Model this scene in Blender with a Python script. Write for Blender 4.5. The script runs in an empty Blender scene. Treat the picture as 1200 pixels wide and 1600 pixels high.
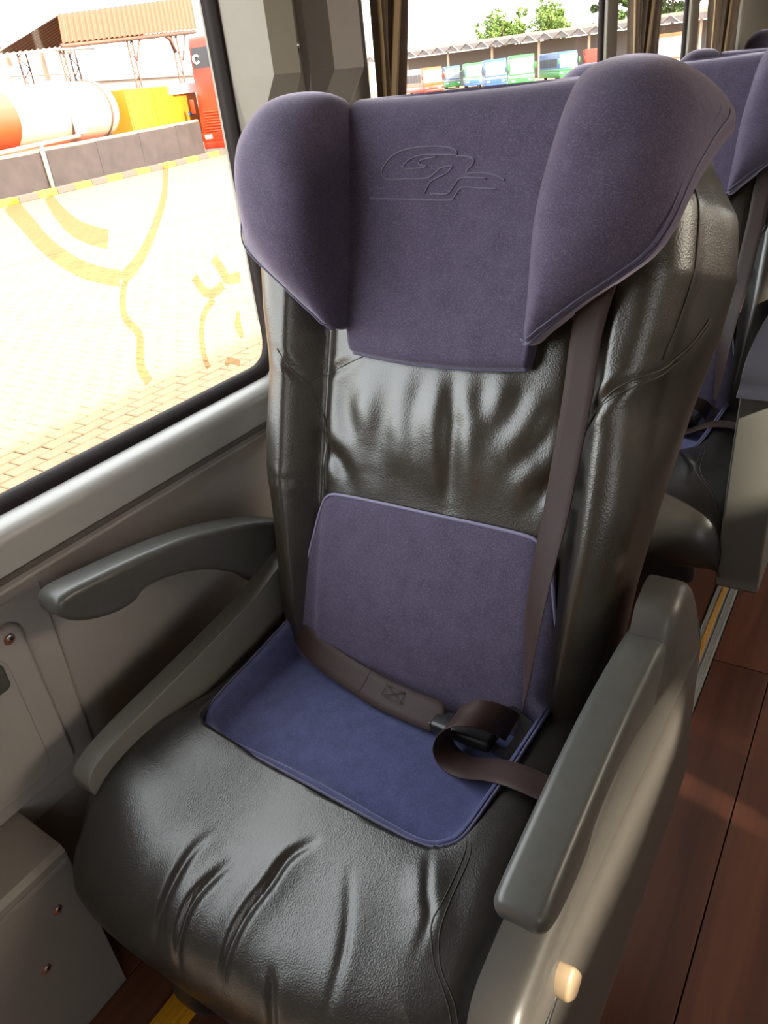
import bpy, bmesh, math, random
import numpy as np
from mathutils import Vector, Matrix

# ------------------------------------------------------------------ camera, sky, sun, exposure
scn = bpy.context.scene
COL = scn.collection
EYE = 1.22                                   # camera height above the bus platform floor
cam_d = bpy.data.cameras.new('camera')
cam = bpy.data.objects.new('camera', cam_d)
COL.objects.link(cam)
cam_d.sensor_fit = 'HORIZONTAL'
cam_d.sensor_width = 36.0
cam_d.lens = 36.0 * 1190.0 / 1200.0
cam_d.clip_start = 0.02
cam_d.clip_end = 600
def _cam_axes():
    d = np.array([846 - 600, 2900 - 800, 1190.]); d /= np.linalg.norm(d)      # straight down
    l = np.array([1487 - 600, 30 - 800, 1190.]); l -= d * (l @ d); l /= np.linalg.norm(l)   # along the bus
    Z = -d; Y = l; X = np.cross(Y, Z)
    return np.array([X, Y, Z])
_M = _cam_axes()
_r, _u, _b = _M[:, 0], -_M[:, 1], -_M[:, 2]
cam.matrix_world = Matrix(((_r[0], _u[0], _b[0], 0), (_r[1], _u[1], _b[1], 0), (_r[2], _u[2], _b[2], EYE), (0, 0, 0, 1)))
scn.camera = cam

world = bpy.data.worlds.new('sky'); scn.world = world
world.use_nodes = True
_nt = world.node_tree; _nt.nodes.clear()
_o = _nt.nodes.new('ShaderNodeOutputWorld'); _bg = _nt.nodes.new('ShaderNodeBackground')
_sky = _nt.nodes.new('ShaderNodeTexSky'); _sky.sky_type = 'NISHITA'; _sky.sun_disc = False
_sky.sun_elevation = math.radians(33); _sky.sun_rotation = math.radians(70)
_sky.air_density = 1.0; _sky.dust_density = 4.0; _sky.ozone_density = 0.6
_mix = _nt.nodes.new('ShaderNodeMix'); _mix.data_type = 'RGBA'
_mix.inputs[0].default_value = 0.72
_sc = _nt.nodes.new('ShaderNodeVectorMath'); _sc.operation = 'SCALE'; _sc.inputs['Scale'].default_value = 0.20
_nt.links.new(_sky.outputs[0], _sc.inputs[0])
_nt.links.new(_sc.outputs[0], _mix.inputs[6])
_mix.inputs[7].default_value = (0.95, 0.98, 1.0, 1)      # high thin haze
_nt.links.new(_mix.outputs[2], _bg.inputs[0]); _bg.inputs[1].default_value = 2.6
_nt.links.new(_bg.outputs[0], _o.inputs[0])

sun_d = bpy.data.lights.new('sun', 'SUN'); sun = bpy.data.objects.new('sun', sun_d); COL.objects.link(sun)
sun_d.energy = 9.0; sun_d.angle = math.radians(2.0); sun_d.color = (1.0, 0.93, 0.80)
SUN_TO = Vector((-0.82, 0.20, -0.50)).normalized()     # the way the light travels
sun.rotation_euler = SUN_TO.to_track_quat('-Z', 'Y').to_euler()
sun.location = (6, -2, 8)

scn.view_settings.view_transform = 'Standard'
scn.view_settings.look = 'None'
scn.view_settings.exposure = 1.75
scn.view_settings.gamma = 1.0
scn.view_settings.use_curve_mapping = False
scn.cycles.max_bounces = 10
scn.cycles.diffuse_bounces = 6
scn.cycles.transparent_max_bounces = 16
scn.cycles.sample_clamp_indirect = 6.0

# ------------------------------------------------------------------ materials
MATS = {}
def mat(name, color, rough=0.5, metal=0.0, spec=0.5, sheen=0.0, sheen_tint=(1, 1, 1), sheen_rough=0.4, var=0.0, var_scale=8.0,
        bump=None, coat=0.0, rough_var=0.0, speck=None):
    m = bpy.data.materials.new(name); m.use_nodes = True
    nt = m.node_tree; b = nt.nodes['Principled BSDF']
    b.inputs['Base Color'].default_value = (*color, 1)
    b.inputs['Roughness'].default_value = rough
    b.inputs['Metallic'].default_value = metal
    b.inputs['Specular IOR Level'].default_value = spec
    if sheen:
        b.inputs['Sheen Weight'].default_value = sheen
        b.inputs['Sheen Tint'].default_value = (*sheen_tint, 1)
        b.inputs['Sheen Roughness'].default_value = sheen_rough
    if coat: b.inputs['Coat Weight'].default_value = coat
    tc = nt.nodes.new('ShaderNodeTexCoord')
    if var or rough_var:
        n = nt.nodes.new('ShaderNodeTexNoise'); n.inputs['Scale'].default_value = var_scale; n.inputs['Detail'].default_value = 6
        n.inputs['Roughness'].default_value = 0.65
        nt.links.new(tc.outputs['Object'], n.inputs['Vector'])
        if var:
            r = nt.nodes.new('ShaderNodeValToRGB')
            r.color_ramp.elements[0].position = 0.3; r.color_ramp.elements[1].position = 0.7
            r.color_ramp.elements[0].color = (*[c * (1 - var) for c in color], 1)
            r.color_ramp.elements[1].color = (*[min(1, c * (1 + var)) for c in color], 1)
            nt.links.new(n.outputs['Fac'], r.inputs[0]); nt.links.new(r.outputs[0], b.inputs['Base Color'])
        if rough_var:
            mr = nt.nodes.new('ShaderNodeMapRange')
            mr.inputs[1].default_value = 0.3; mr.inputs[2].default_value = 0.7
            mr.inputs[3].default_value = rough - rough_var; mr.inputs[4].default_value = rough + rough_var
            nt.links.new(n.outputs['Fac'], mr.inputs[0]); nt.links.new(mr.outputs[0], b.inputs['Roughness'])
    if speck:
        sc_, amt, colr = speck
        n2 = nt.nodes.new('ShaderNodeTexNoise'); n2.inputs['Scale'].default_value = sc_; n2.inputs['Detail'].default_value = 3; n2.inputs['Roughness'].default_value = 0.8
        nt.links.new(tc.outputs['Object'], n2.inputs['Vector'])
        r2 = nt.nodes.new('ShaderNodeMapRange'); r2.inputs[1].default_value = 0.48; r2.inputs[2].default_value = 0.72; r2.inputs[4].default_value = amt
        nt.links.new(n2.outputs['Fac'], r2.inputs[0])
        mxs = nt.nodes.new('ShaderNodeMix'); mxs.data_type = 'RGBA'
        src = b.inputs['Base Color'].links[0].from_socket
        nt.links.new(r2.outputs[0], mxs.inputs[0]); nt.links.new(src, mxs.inputs[6]); mxs.inputs[7].default_value = (*colr, 1)
        nt.links.new(mxs.outputs[2], b.inputs['Base Color'])
    prev = None
    for kind, scale, strength, dist in (bump or []):
        if kind == 'noise':
            t = nt.nodes.new('ShaderNodeTexNoise'); t.inputs['Detail'].default_value = 4; out = t.outputs['Fac']
        elif kind == 'voronoi':
            t = nt.nodes.new('ShaderNodeTexVoronoi'); out = t.outputs['Distance']
        else:
            t = nt.nodes.new('ShaderNodeTexWave'); t.inputs['Distortion'].default_value = 0.5; out = t.outputs['Fac']
            t.bands_direction = kind.split('_')[1]
        t.inputs['Scale'].default_value = scale
        nt.links.new(tc.outputs['Object'], t.inputs['Vector'])
        bp = nt.nodes.new('ShaderNodeBump'); bp.inputs['Strength'].default_value = strength; bp.inputs['Distance'].default_value = dist
        nt.links.new(out, bp.inputs['Height'])
        if prev: nt.links.new(prev.outputs[0], bp.inputs['Normal'])
        prev = bp
    if prev: nt.links.new(prev.outputs[0], b.inputs['Normal'])
    MATS[name] = m
    return m

mat('leather', (0.024, 0.018, 0.012), 0.33, spec=0.9, var=0.25, var_scale=14, rough_var=0.03,
    bump=[('noise', 30, 0.10, 0.004), ('voronoi', 420, 0.24, 0.0008)])
mat('leather_worn', (0.014, 0.0125, 0.011), 0.31, spec=0.8, var=0.25, var_scale=10, rough_var=0.03,
    bump=[('noise', 34, 0.12, 0.004), ('voronoi', 520, 0.22, 0.0008)])
mat('velour', (0.072, 0.058, 0.100), 0.85, spec=0.15, speck=(520, .55, (.20, .18, .25)), sheen=1.0, sheen_tint=(0.80, 0.73, 0.86), sheen_rough=0.35, var=0.16, var_scale=30,
    bump=[('noise', 900, 0.45, 0.0009), ('noise', 40, 0.2, 0.003)])
mat('velour_seat', (0.054, 0.060, 0.138), 0.85, spec=0.15, speck=(520, .45, (.14, .16, .30)), sheen=0.9, sheen_tint=(0.6, 0.63, 0.85), sheen_rough=0.38, var=0.2, var_scale=38,
    bump=[('noise', 900, 0.35, 0.0008), ('noise', 40, 0.2, 0.003)])
mat('piping', (0.065, 0.06, 0.125), 0.6, sheen=0.3)
mat('piping_light', (0.20, 0.18, 0.30), 0.6, sheen=0.4)
mat('emboss', (0.115, 0.10, 0.16), 0.8, sheen=0.6, sheen_tint=(0.7, 0.66, 0.85))
mat('stitch', (0.045, 0.038, 0.03), 0.6)
mat('arm_plastic', (0.070, 0.070, 0.064), 0.34, var=0.08, var_scale=60, bump=[('noise', 700, 0.08, 0.0005)])
mat('side_plastic', (0.056, 0.050, 0.044), 0.40, var=0.06, var_scale=40, bump=[('noise', 900, 0.12, 0.0005)])
mat('bar_plastic', (0.13, 0.127, 0.115), 0.40, bump=[('noise', 900, 0.12, 0.0005)])
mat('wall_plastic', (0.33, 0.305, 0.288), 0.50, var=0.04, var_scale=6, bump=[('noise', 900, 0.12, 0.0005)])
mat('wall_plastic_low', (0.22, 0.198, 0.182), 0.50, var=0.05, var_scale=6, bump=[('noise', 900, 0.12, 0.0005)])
mat('pillar_plastic', (0.31, 0.295, 0.25), 0.5, var=0.04, var_scale=10)
mat('sill_plastic', (0.38, 0.375, 0.36), 0.35)  # wall plastic made paler, painting in the skylight on the sill
mat('trim_fabric', (0.14, 0.125, 0.115), 0.7, bump=[('wave_Y', 160, 0.6, 0.003)])
mat('rubber', (0.014, 0.009, 0.009), 0.75, spec=0.25)
mat('black_plastic', (0.014, 0.014, 0.015), 0.35)
mat('dark_metal', (0.05, 0.05, 0.05), 0.5, metal=0.3)
mat('steel', (0.55, 0.53, 0.5), 0.3, metal=1.0)
mat('rust', (0.25, 0.09, 0.04), 0.8)
mat('aluminium', (0.30, 0.295, 0.28), 0.5, metal=0.3, bump=[('wave_X', 90, 0.3, 0.002)])
mat('yellow_strip', (0.62, 0.29, 0.006), 0.5, bump=[('wave_X', 120, 0.5, 0.002)])
mat('ivory', (0.26, 0.19, 0.12), 0.4)
mat('belt', (0.034, 0.019, 0.017), 0.5, spec=0.25, sheen=0.1, sheen_tint=(0.8, 0.65, 0.6), bump=[('noise', 1200, 0.35, 0.0006)])
mat('curtain', (0.13, 0.090, 0.062), 0.6, sheen=0.3, sheen_tint=(1, 0.8, 0.6), var=0.2, var_scale=30)
mat('curtain_lining', (0.42, 0.30, 0.16), 0.7)
mat('navy_pad', (0.012, 0.012, 0.020), 0.55, spec=0.3)
mat('ceiling', (0.38, 0.36, 0.33), 0.6)
mat('rear_dark', (0.09, 0.06, 0.045), 0.6)
mat('rear_beige', (0.42, 0.36, 0.27), 0.6)

def wood_mat(name, c0, c1):
    m = bpy.data.materials.new(name); m.use_nodes = True
    nt = m.node_tree; b = nt.nodes['Principled BSDF']; b.inputs['Roughness'].default_value = 0.42
    tc = nt.nodes.new('ShaderNodeTexCoord'); mp = nt.nodes.new('ShaderNodeMapping'); mp.inputs['Scale'].default_value = (28, 2.0, 10)
    oi = nt.nodes.new('ShaderNodeObjectInfo'); ad = nt.nodes.new('ShaderNodeVectorMath'); ad.operation = 'ADD'
    sc = nt.nodes.new('ShaderNodeVectorMath'); sc.operation = 'SCALE'; sc.inputs['Scale'].default_value = 40
    cb = nt.nodes.new('ShaderNodeCombineXYZ')
    for i in range(3): nt.links.new(oi.outputs['Random'], cb.inputs[i])
    nt.links.new(cb.outputs[0], sc.inputs[0])
    nt.links.new(tc.outputs['Object'], mp.inputs[0]); nt.links.new(mp.outputs[0], ad.inputs[0]); nt.links.new(sc.outputs[0], ad.inputs[1])
    n = nt.nodes.new('ShaderNodeTexNoise'); n.inputs['Scale'].default_value = 1.2; n.inputs['Detail'].default_value = 8; n.inputs['Distortion'].default_value = 0.6
    nt.links.new(ad.outputs[0], n.inputs['Vector'])
    r = nt.nodes.new('ShaderNodeValToRGB'); r.color_ramp.elements[0].position = 0.3; r.color_ramp.elements[1].position = 0.75
    r.color_ramp.elements[0].color = (*c0, 1); r.color_ramp.elements[1].color = (*c1, 1)
    nt.links.new(n.outputs['Fac'], r.inputs[0])
    hs = nt.nodes.new('ShaderNodeHueSaturation'); mr = nt.nodes.new('ShaderNodeMapRange'); mr.inputs[3].default_value = 0.75; mr.inputs[4].default_value = 1.25
    nt.links.new(oi.outputs['Random'], mr.inputs[0]); nt.links.new(mr.outputs[0], hs.inputs['Value']); nt.links.new(r.outputs[0], hs.inputs['Color'])
    nt.links.new(hs.outputs[0], b.inputs['Base Color'])
    MATS[name] = m
wood_mat('floor_wood', (0.085, 0.029, 0.017), (0.160, 0.058, 0.033))

def glass_mat(name, tint, gloss=0.06):
    m = bpy.data.materials.new(name); m.use_nodes = True
    nt = m.node_tree; nt.nodes.clear()
    o = nt.nodes.new('ShaderNodeOutputMaterial'); t = nt.nodes.new('ShaderNodeBsdfTransparent'); t.inputs[0].default_value = (*tint, 1)
    g = nt.nodes.new('ShaderNodeBsdfGlossy'); g.inputs['Roughness'].default_value = 0.02; g.inputs['Color'].default_value = (0.8, 0.8, 0.8, 1)
    lw = nt.nodes.new('ShaderNodeLayerWeight'); lw.inputs['Blend'].default_value = 0.5
    pw = nt.nodes.new('ShaderNodeMath'); pw.operation = 'POWER'; pw.inputs[1].default_value = 5.0
    f = nt.nodes.new('ShaderNodeMath'); f.operation = 'MULTIPLY_ADD'; f.inputs[1].default_value = 0.7; f.inputs[2].default_value = 0.04
    nt.links.new(lw.outputs['Facing'], pw.inputs[0]); nt.links.new(pw.outputs[0], f.inputs[0])
    mx = nt.nodes.new('ShaderNodeMixShader')
    nt.links.new(f.outputs[0], mx.inputs[0]); nt.links.new(t.outputs[0], mx.inputs[1]); nt.links.new(g.outputs[0], mx.inputs[2])
    nt.links.new(mx.outputs[0], o.inputs[0])
    MATS[name] = m
glass_mat('glass', (0.90, 0.89, 0.84))
glass_mat('glass_tinted', (0.60, 0.59, 0.55))  # heavier tint, added to weaken the sun through the unseen aisle-side windows
def film_mat(name, tint):
    m = bpy.data.materials.new(name); m.use_nodes = True
    nt = m.node_tree; nt.nodes.clear()
    o = nt.nodes.new('ShaderNodeOutputMaterial'); t = nt.nodes.new('ShaderNodeBsdfTransparent'); t.inputs[0].default_value = (*tint, 1)
    nt.links.new(t.outputs[0], o.inputs[0]); MATS[name] = m
film_mat('window_film', (0.64, 0.57, 0.43))

# ------------------------------------------------------------------ helpers
def tag(o, label=None, cat=None, group=None, kind=None):
    if label: o['label'] = label
    if cat: o['category'] = cat
    if group: o['group'] = group
    if kind: o['kind'] = kind
    return o
def empty(name, loc=(0, 0, 0), parent=None):
    o = bpy.data.objects.new(name, None); COL.objects.link(o); o.location = loc; o.empty_display_size = 0.1
    if parent: o.parent = parent
    return o
def mesh_data(name, verts, faces, m, smooth=True, auto=None):
    me = bpy.data.meshes.new(name)
    me.from_pydata([tuple(map(float, v)) for v in verts], [], [tuple(f) for f in faces]); me.update()
    bm = bmesh.new(); bm.from_mesh(me); bmesh.ops.recalc_face_normals(bm, faces=bm.faces); bm.to_mesh(me); bm.free()
    if smooth:
        me.polygons.foreach_set('use_smooth', [True] * len(me.polygons))
        if auto: me.set_sharp_from_angle(angle=math.radians(auto))
    if m: me.materials.append(MATS[m])
    return me
def add(name, me, parent=None):
    o = bpy.data.objects.new(name, me); COL.objects.link(o)
    if parent: o.parent = parent
    return o
def mk(name, verts, faces, m, parent=None, smooth=True, auto=None):
    return add(name, mesh_data(name, verts, faces, m, smooth, auto), parent)
def grid_faces(nr, nc, close_c=False, close_r=False):
    F = []
    for i in range(nr if close_r else nr - 1):
        for j in range(nc if close_c else nc - 1):
            a = i * nc + j; b = i * nc + (j + 1) % nc; c = ((i + 1) % nr) * nc + (j + 1) % nc; d = ((i + 1) % nr) * nc + j
            F.append((a, b, c, d))
    return F
def loft(rings, cap0=True, cap1=True):
    """rings: list of closed rings with the same number of points."""
    nc = len(rings[0]); V = [p for r in rings for p in r]; F = grid_faces(len(rings), nc, close_c=True)
    if cap0: F.append(tuple(range(nc)))
    if cap1: F.append(tuple(range((len(rings) - 1) * nc, len(rings) * nc)))
    return V, F
def catmull(pts, n, closed=False):
    P = np.array(pts, float); k = len(P); out = []
    if closed: seg = k
    else: seg = k - 1
    for s in range(seg):
        if closed: p0, p1, p2, p3 = P[(s - 1) % k], P[s], P[(s + 1) % k], P[(s + 2) % k]
        else: p0, p1, p2, p3 = P[max(s - 1, 0)], P[s], P[s + 1], P[min(s + 2, k - 1)]
        for i in range(n):
            t = i / n
            out.append(0.5 * ((2 * p1) + (-p0 + p2) * t + (2 * p0 - 5 * p1 + 4 * p2 - p3) * t * t + (-p0 + 3 * p1 - 3 * p2 + p3) * t ** 3))
    if not closed: out.append(P[-1])
    return np.array(out)
def resample(P, n, closed=False):
    P = np.array(P, float)
    if closed: P = np.vstack([P, P[:1]])
    d = np.concatenate([[0], np.cumsum(np.linalg.norm(np.diff(P, axis=0), axis=1))])
    t = np.linspace(0, d[-1], n + 1 if closed else n)
    Q = np.stack([np.interp(t, d, P[:, i]) for i in range(P.shape[1])], 1)
    return Q[:-1] if closed else Q
def sstep(a, b, x):
    t = np.clip((x - a) / (b - a), 0, 1); return t * t * (3 - 2 * t)
def prism(outline, axis, a0, a1, bevel=0.0, seg=3):
    """outline: 2-D closed loop; axis 'x': (y,z) extruded in x; 'y': (x,z) in y; 'z': (x,y) in z.  -> verts, faces"""
    def p3(q, a):
        if axis == 'x': return (a, q[0], q[1])
        if axis == 'y': return (q[0], a, q[1])
        return (q[0], q[1], a)
    bm = bmesh.new()
    A = [bm.verts.new(p3(q, a0)) for q in outline]; B = [bm.verts.new(p3(q, a1)) for q in outline]
    n = len(outline)
    bm.faces.new(A); bm.faces.new(B)
    for i in range(n): bm.faces.new((A[i], A[(i + 1) % n], B[(i + 1) % n], B[i]))
    bmesh.ops.recalc_face_normals(bm, faces=bm.faces)
    if bevel:
        bm.edges.ensure_lookup_table()
        ring = set(A), set(B)
        es = [e for e in bm.edges if (e.verts[0] in ring[0] and e.verts[1] in ring[0]) or (e.verts[0] in ring[1] and e.verts[1] in ring[1])]
        if bevel < 0: es = list(bm.edges)
        bmesh.ops.bevel(bm, geom=es, offset=abs(bevel), segments=seg, profile=0.5, affect='EDGES', clamp_overlap=True)
    bm.verts.index_update()
    V = [tuple(v.co) for v in bm.verts]; F = [tuple(v.index for v in f.verts) for f in bm.faces]
    bm.free()
    return V, F
def box(x0, x1, y0, y1, z0, z1, bevel=0.0, seg=2):
    return prism([(y0, z0), (y1, z0), (y1, z1), (y0, z1)], 'x', x0, x1, -bevel if bevel else 0, seg)
def join(*vfs):
    V, F = [], []
    for v, f in vfs:
        o = len(V); V += list(v); F += [tuple(i + o for i in q) for q in f]
    return V, F
def tube(pts, r, seg=8, closed=False, cap=True):
    P = np.array(pts, float); n = len(P); rr = np.full(n, r) if np.isscalar(r) else np.array(r)
    T = np.gradient(P, axis=0) if not closed else (np.roll(P, -1, 0) - np.roll(P, 1, 0))
    T /= np.linalg.norm(T, axis=1)[:, None] + 1e-12
    up = np.array([0, 0, 1.0]) if abs(T[0][2]) < 0.9 else np.array([1.0, 0, 0])
    N = np.cross(T[0], up); N /= np.linalg.norm(N); V = []
    for i in range(n):
        N = N - T[i] * (N @ T[i]); N /= np.linalg.norm(N); B = np.cross(T[i], N)
        for k in range(seg):
            a = 2 * math.pi * k / seg; V.append(P[i] + rr[i] * (N * math.cos(a) + B * math.sin(a)))
    F = grid_faces(n, seg, close_c=True, close_r=closed)
    if cap and not closed: F += [tuple(range(seg)), tuple(range((n - 1) * seg, n * seg))]
    return V, F
def ribbon(pts, wdir, width, thick):
    """flat webbing: centre line pts, unit width direction at each point."""
    P = np.array(pts, float); n = len(P); D = np.array(wdir, float); D = D / np.linalg.norm(D, axis=1)[:, None]
    T = np.gradient(P, axis=0); T /= np.linalg.norm(T, axis=1)[:, None] + 1e-9
    D = D - T * np.sum(D * T, 1)[:, None]; D /= np.linalg.norm(D, axis=1)[:, None]
    Nn = np.cross(T, D); w = np.full(n, width) if np.isscalar(width) else np.array(width)
    rings = []
    for i in range(n):
        h = w[i] / 2; t = thick / 2; ring = []
        for a, b in ((-1, 0), (-.94, -1), (-.5, -1), (0, -1), (.5, -1), (.94, -1), (1, 0), (.94, 1), (.5, 1), (0, 1), (-.5, 1), (-.94, 1)):
            ring.append(P[i] + D[i] * h * a + Nn[i] * t * b)
        rings.append(ring)
    return loft(rings)
def cyl(c, axis, r, h, seg=24, bevel=0.0):
    c = np.array(c, float); ax = np.array(axis, float); ax /= np.linalg.norm(ax)
    prof = [(0.0, 0), (r - bevel, 0), (r, bevel), (r, h - bevel), (r - bevel, h), (0.0, h)] if bevel else [(0, 0), (r, 0), (r, h), (0, h)]
    up = np.array([0, 0, 1.0]) if abs(ax[2]) < 0.9 else np.array([1.0, 0, 0])
    a = np.cross(ax, up); a /= np.linalg.norm(a); b = np.cross(ax, a); rings = []
    for rr, hh in prof:
        rings.append([c + ax * hh + max(rr, 1e-5) * (a * math.cos(2 * math.pi * k / seg) + b * math.sin(2 * math.pi * k / seg)) for k in range(seg)])
    return loft(rings)
def seg_dist(V, poly):
    """distance from points V to a polyline, and the fraction along it."""
    P = np.array(poly, float); best = np.full(len(V), 1e9); par = np.zeros(len(V))
    L = np.linalg.norm(np.diff(P, axis=0), axis=1); tot = L.sum(); acc = 0
    for i in range(len(P) - 1):
        d = P[i + 1] - P[i]; t = np.clip(((V - P[i]) @ d) / (d @ d), 0, 1); q = P[i] + t[:, None] * d
        dd = np.linalg.norm(V - q, axis=1); m = dd < best; best[m] = dd[m]; par[m] = (acc + t[m] * L[i]) / tot; acc += L[i]
    return best, par
def crease(me, folds):
    """press soft leather folds into a mesh: (polyline, depth, width, shoulder)"""
    n = len(me.vertices); V = np.empty(n * 3); me.vertices.foreach_get('co', V); V = V.reshape(-1, 3)
    N = np.empty(n * 3); me.vertex_normals.foreach_get('vector', N); N = N.reshape(-1, 3)
    D = np.zeros(n)
    for poly, depth, w, sh in folds:
        d, p = seg_dist(V, catmull(poly, 6) if len(poly) > 2 else np.array(poly, float))
        env = np.sin(np.pi * np.clip(p, 0.03, 0.97)) ** 0.6
        D += env * (-depth * np.exp(-(d / w) ** 2) + sh * np.exp(-((d - 2.0 * w) / (1.1 * w)) ** 2))
    V = V + N * D[:, None]; me.vertices.foreach_set('co', V.ravel()); me.update()
def pleat(me, folds):
    """sharp, thin creases with the leather swelling softly beside them"""
    n = len(me.vertices); V = np.empty(n * 3); me.vertices.foreach_get('co', V); V = V.reshape(-1, 3)
    N = np.empty(n * 3); me.vertex_normals.foreach_get('vector', N); N = N.reshape(-1, 3)
    D = np.zeros(n)
    for poly, depth, w, sh in folds:
        d, p = seg_dist(V, catmull(poly, 6)); env = np.sin(np.pi * np.clip(p, 0.02, 0.98)) ** 0.7
        D += env * (sh * np.exp(-(d / (w * 4.2)) ** 2) - (depth + sh) * np.exp(-(d / w) ** 2))
    V = V + N * D[:, None]; me.vertices.foreach_set('co', V.ravel()); me.update()
def copy_tree(o, parent=None):
    c = o.copy(); COL.objects.link(c); c.parent = parent
    for ch in o.children: copy_tree(ch, c)
    return c

# ================================================================== STRUCTURE
XW = -0.945                       # inside face of the window glass line
YB = 6.2                          # rear bulkhead
def wall_strip(profile, y0, y1, ny=2):
    """profile (x,z) swept along the bus"""
    ys = np.linspace(y0, y1, ny); V = [(x, y, z) for y in ys for x, z in profile]
    return V, grid_faces(ny, len(profile))

# --- floor: a raised platform of wood-look planks and the aisle
floor = tag(mk('floor', *box(-0.97, 1.30, -2.2, YB, -0.06, -0.045), 'rubber', smooth=False), kind='structure')
def plank_set(x0, x1, pw, y0, y1, pl, ztop, th, seed):
    rnd = random.Random(seed); me = mesh_data('plank', *box(-pw / 2 + .0012, pw / 2 - .0012, -pl / 2 + .0012, pl / 2 - .0012, -th, 0, 0.0008, 1), 'floor_wood', smooth=False)
    x = x0 + pw / 2; k = 0
    while x < x1 - pw / 2 + 1e-4:
        y = y0 - rnd.random() * pl * 0.8 + pl / 2
        while y - pl / 2 < y1:
            o = add('plank', me, floor); o.location = (x, y, ztop); y += pl
        x += pw; k += 1
plank_set(-0.955, -0.235, 0.12, -1.2, YB - .6, 1.2, 0.0, 0.045, 1)
plank_set(-0.185, 0.415, 0.12, -1.2, YB - .6, 1.2, -0.005, 0.04, 2)
# --- metal edging with a yellow insert between platform and aisle
edge = tag(mk('trim_1', *prism([(-.236, -.04), (-.186, -.04), (-.186, -.004), (-.190, .004), (-.232, .006), (-.236, .002)], 'y', -2.2, YB), 'aluminium', smooth=False), kind='structure')
mk('yellow_insert', *box(-.221, -.209, -2.2, YB, .004, .0075, .001), 'yellow_strip', edge, smooth=False)
mk('rib', *box(-.203, -.200, -2.2, YB, .004, .0068), 'aluminium', edge, smooth=False)
# seat rails let into the platform
rail = tag(mk('trim_2', *box(-.745, -.695, -2.2, YB, -.002, .008, .002), 'yellow_strip', smooth=False), kind='structure')
for k in range(4): mk('groove', *box(-.738 + k * .011, -.735 + k * .011, -2.2, YB, .0075, .0098), 'yellow_strip', rail, smooth=False)
rail2 = tag(mk('trim_3', *box(-.365, -.315, -2.2, YB, -.002, .008, .002), 'dark_metal', smooth=False), kind='structure')

# --- left wall under the windows
Y0 = -2.2
sill_prof = catmull([(-.975, .766), (-.95, .767), (-.928, .764), (-.917, .758), (-.912, .749), (-.911, .738), (-.911, .720), (-.9115, .706)], 5)
wall = tag(mk('wall_left', *wall_strip([(-.9115, .706), (-.915, .694), (-.930, .668), (-.946, .648), (-.950, .628), (-.950, .02), (-.95, -.02), (-1.02, -.02), (-1.02, .735), (-.975, .766)], Y0, YB), 'wall_plastic', smooth=True, auto=35), kind='structure')
mk('window_sill', *wall_strip([tuple(p) for p in sill_prof], Y0, YB), 'sill_plastic', wall)
mk('piping', *tube([(-.9095, y, .7015) for y in np.linspace(Y0, YB, 40)], .0048, 8), 'trim_fabric', wall)
mk('piping', *tube([(-.9235, y, .6800) for y in np.linspace(Y0, YB, 40)], .0042, 8), 'wall_plastic', wall)
# raised field, hatch with screws, heater duct in front of the seat
def rrect(y0, y1, z0, z1, r, n=6):
    out = []
    for cy, cz, a0 in ((y1 - r, z1 - r, 0), (y0 + r, z1 - r, 90), (y0 + r, z0 + r, 180), (y1 - r, z0 + r, 270)):
        for i in range(n + 1):
            a = math.radians(a0 + 90 * i / n); out.append((cy + r * math.cos(a), cz + r * math.sin(a)))
    return out
mk('wall_panel', *prism([(-1.2, .30), (.448, .30), (.462, .655), (-1.2, .655)], 'x', -.960, -.938, .006, 3), 'wall_plastic', wall, auto=40)
hatch = mk('hatch', *prism(rrect(-.55, .409, .352, .628, .018), 'x', -.945, -.926, .005, 3), 'wall_plastic', wall, auto=40)
mk('hatch_rim', *prism(rrect(-.50, .372, .375, .600, .03), 'x', -.930, -.9225, .004, 3), 'wall_plastic', hatch, auto=40)
mk('hatch_handle', *prism(rrect(.18, .362, .548, .592, .010), 'x', -.926, -.915, .004, 3), 'arm_plastic', hatch, auto=40)
def screw(y, z, x, parent, r=.0055):
    s = mk('screw', *cyl((x, y, z), (1, 0, 0), r, .003, 16, .001), 'steel', parent)
    mk('screw_socket', *cyl((x + .0022, y, z), (1, 0, 0), r * .45, .0012, 6), 'black_plastic', parent)
    mk('washer', *cyl((x - .001, y - .001, z - .002), (1, 0, 0), r * 1.5, .0018, 16), 'rust', parent)
screw(.388, .612, -.926, hatch)
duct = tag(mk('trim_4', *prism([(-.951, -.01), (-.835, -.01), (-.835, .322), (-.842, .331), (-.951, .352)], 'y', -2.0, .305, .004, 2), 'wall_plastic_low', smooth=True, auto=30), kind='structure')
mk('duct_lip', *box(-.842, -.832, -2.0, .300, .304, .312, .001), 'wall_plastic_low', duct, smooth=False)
screw(.262, .245, -.835, duct, .005); screw(.215, .170, -.835, duct, .005)

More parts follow.
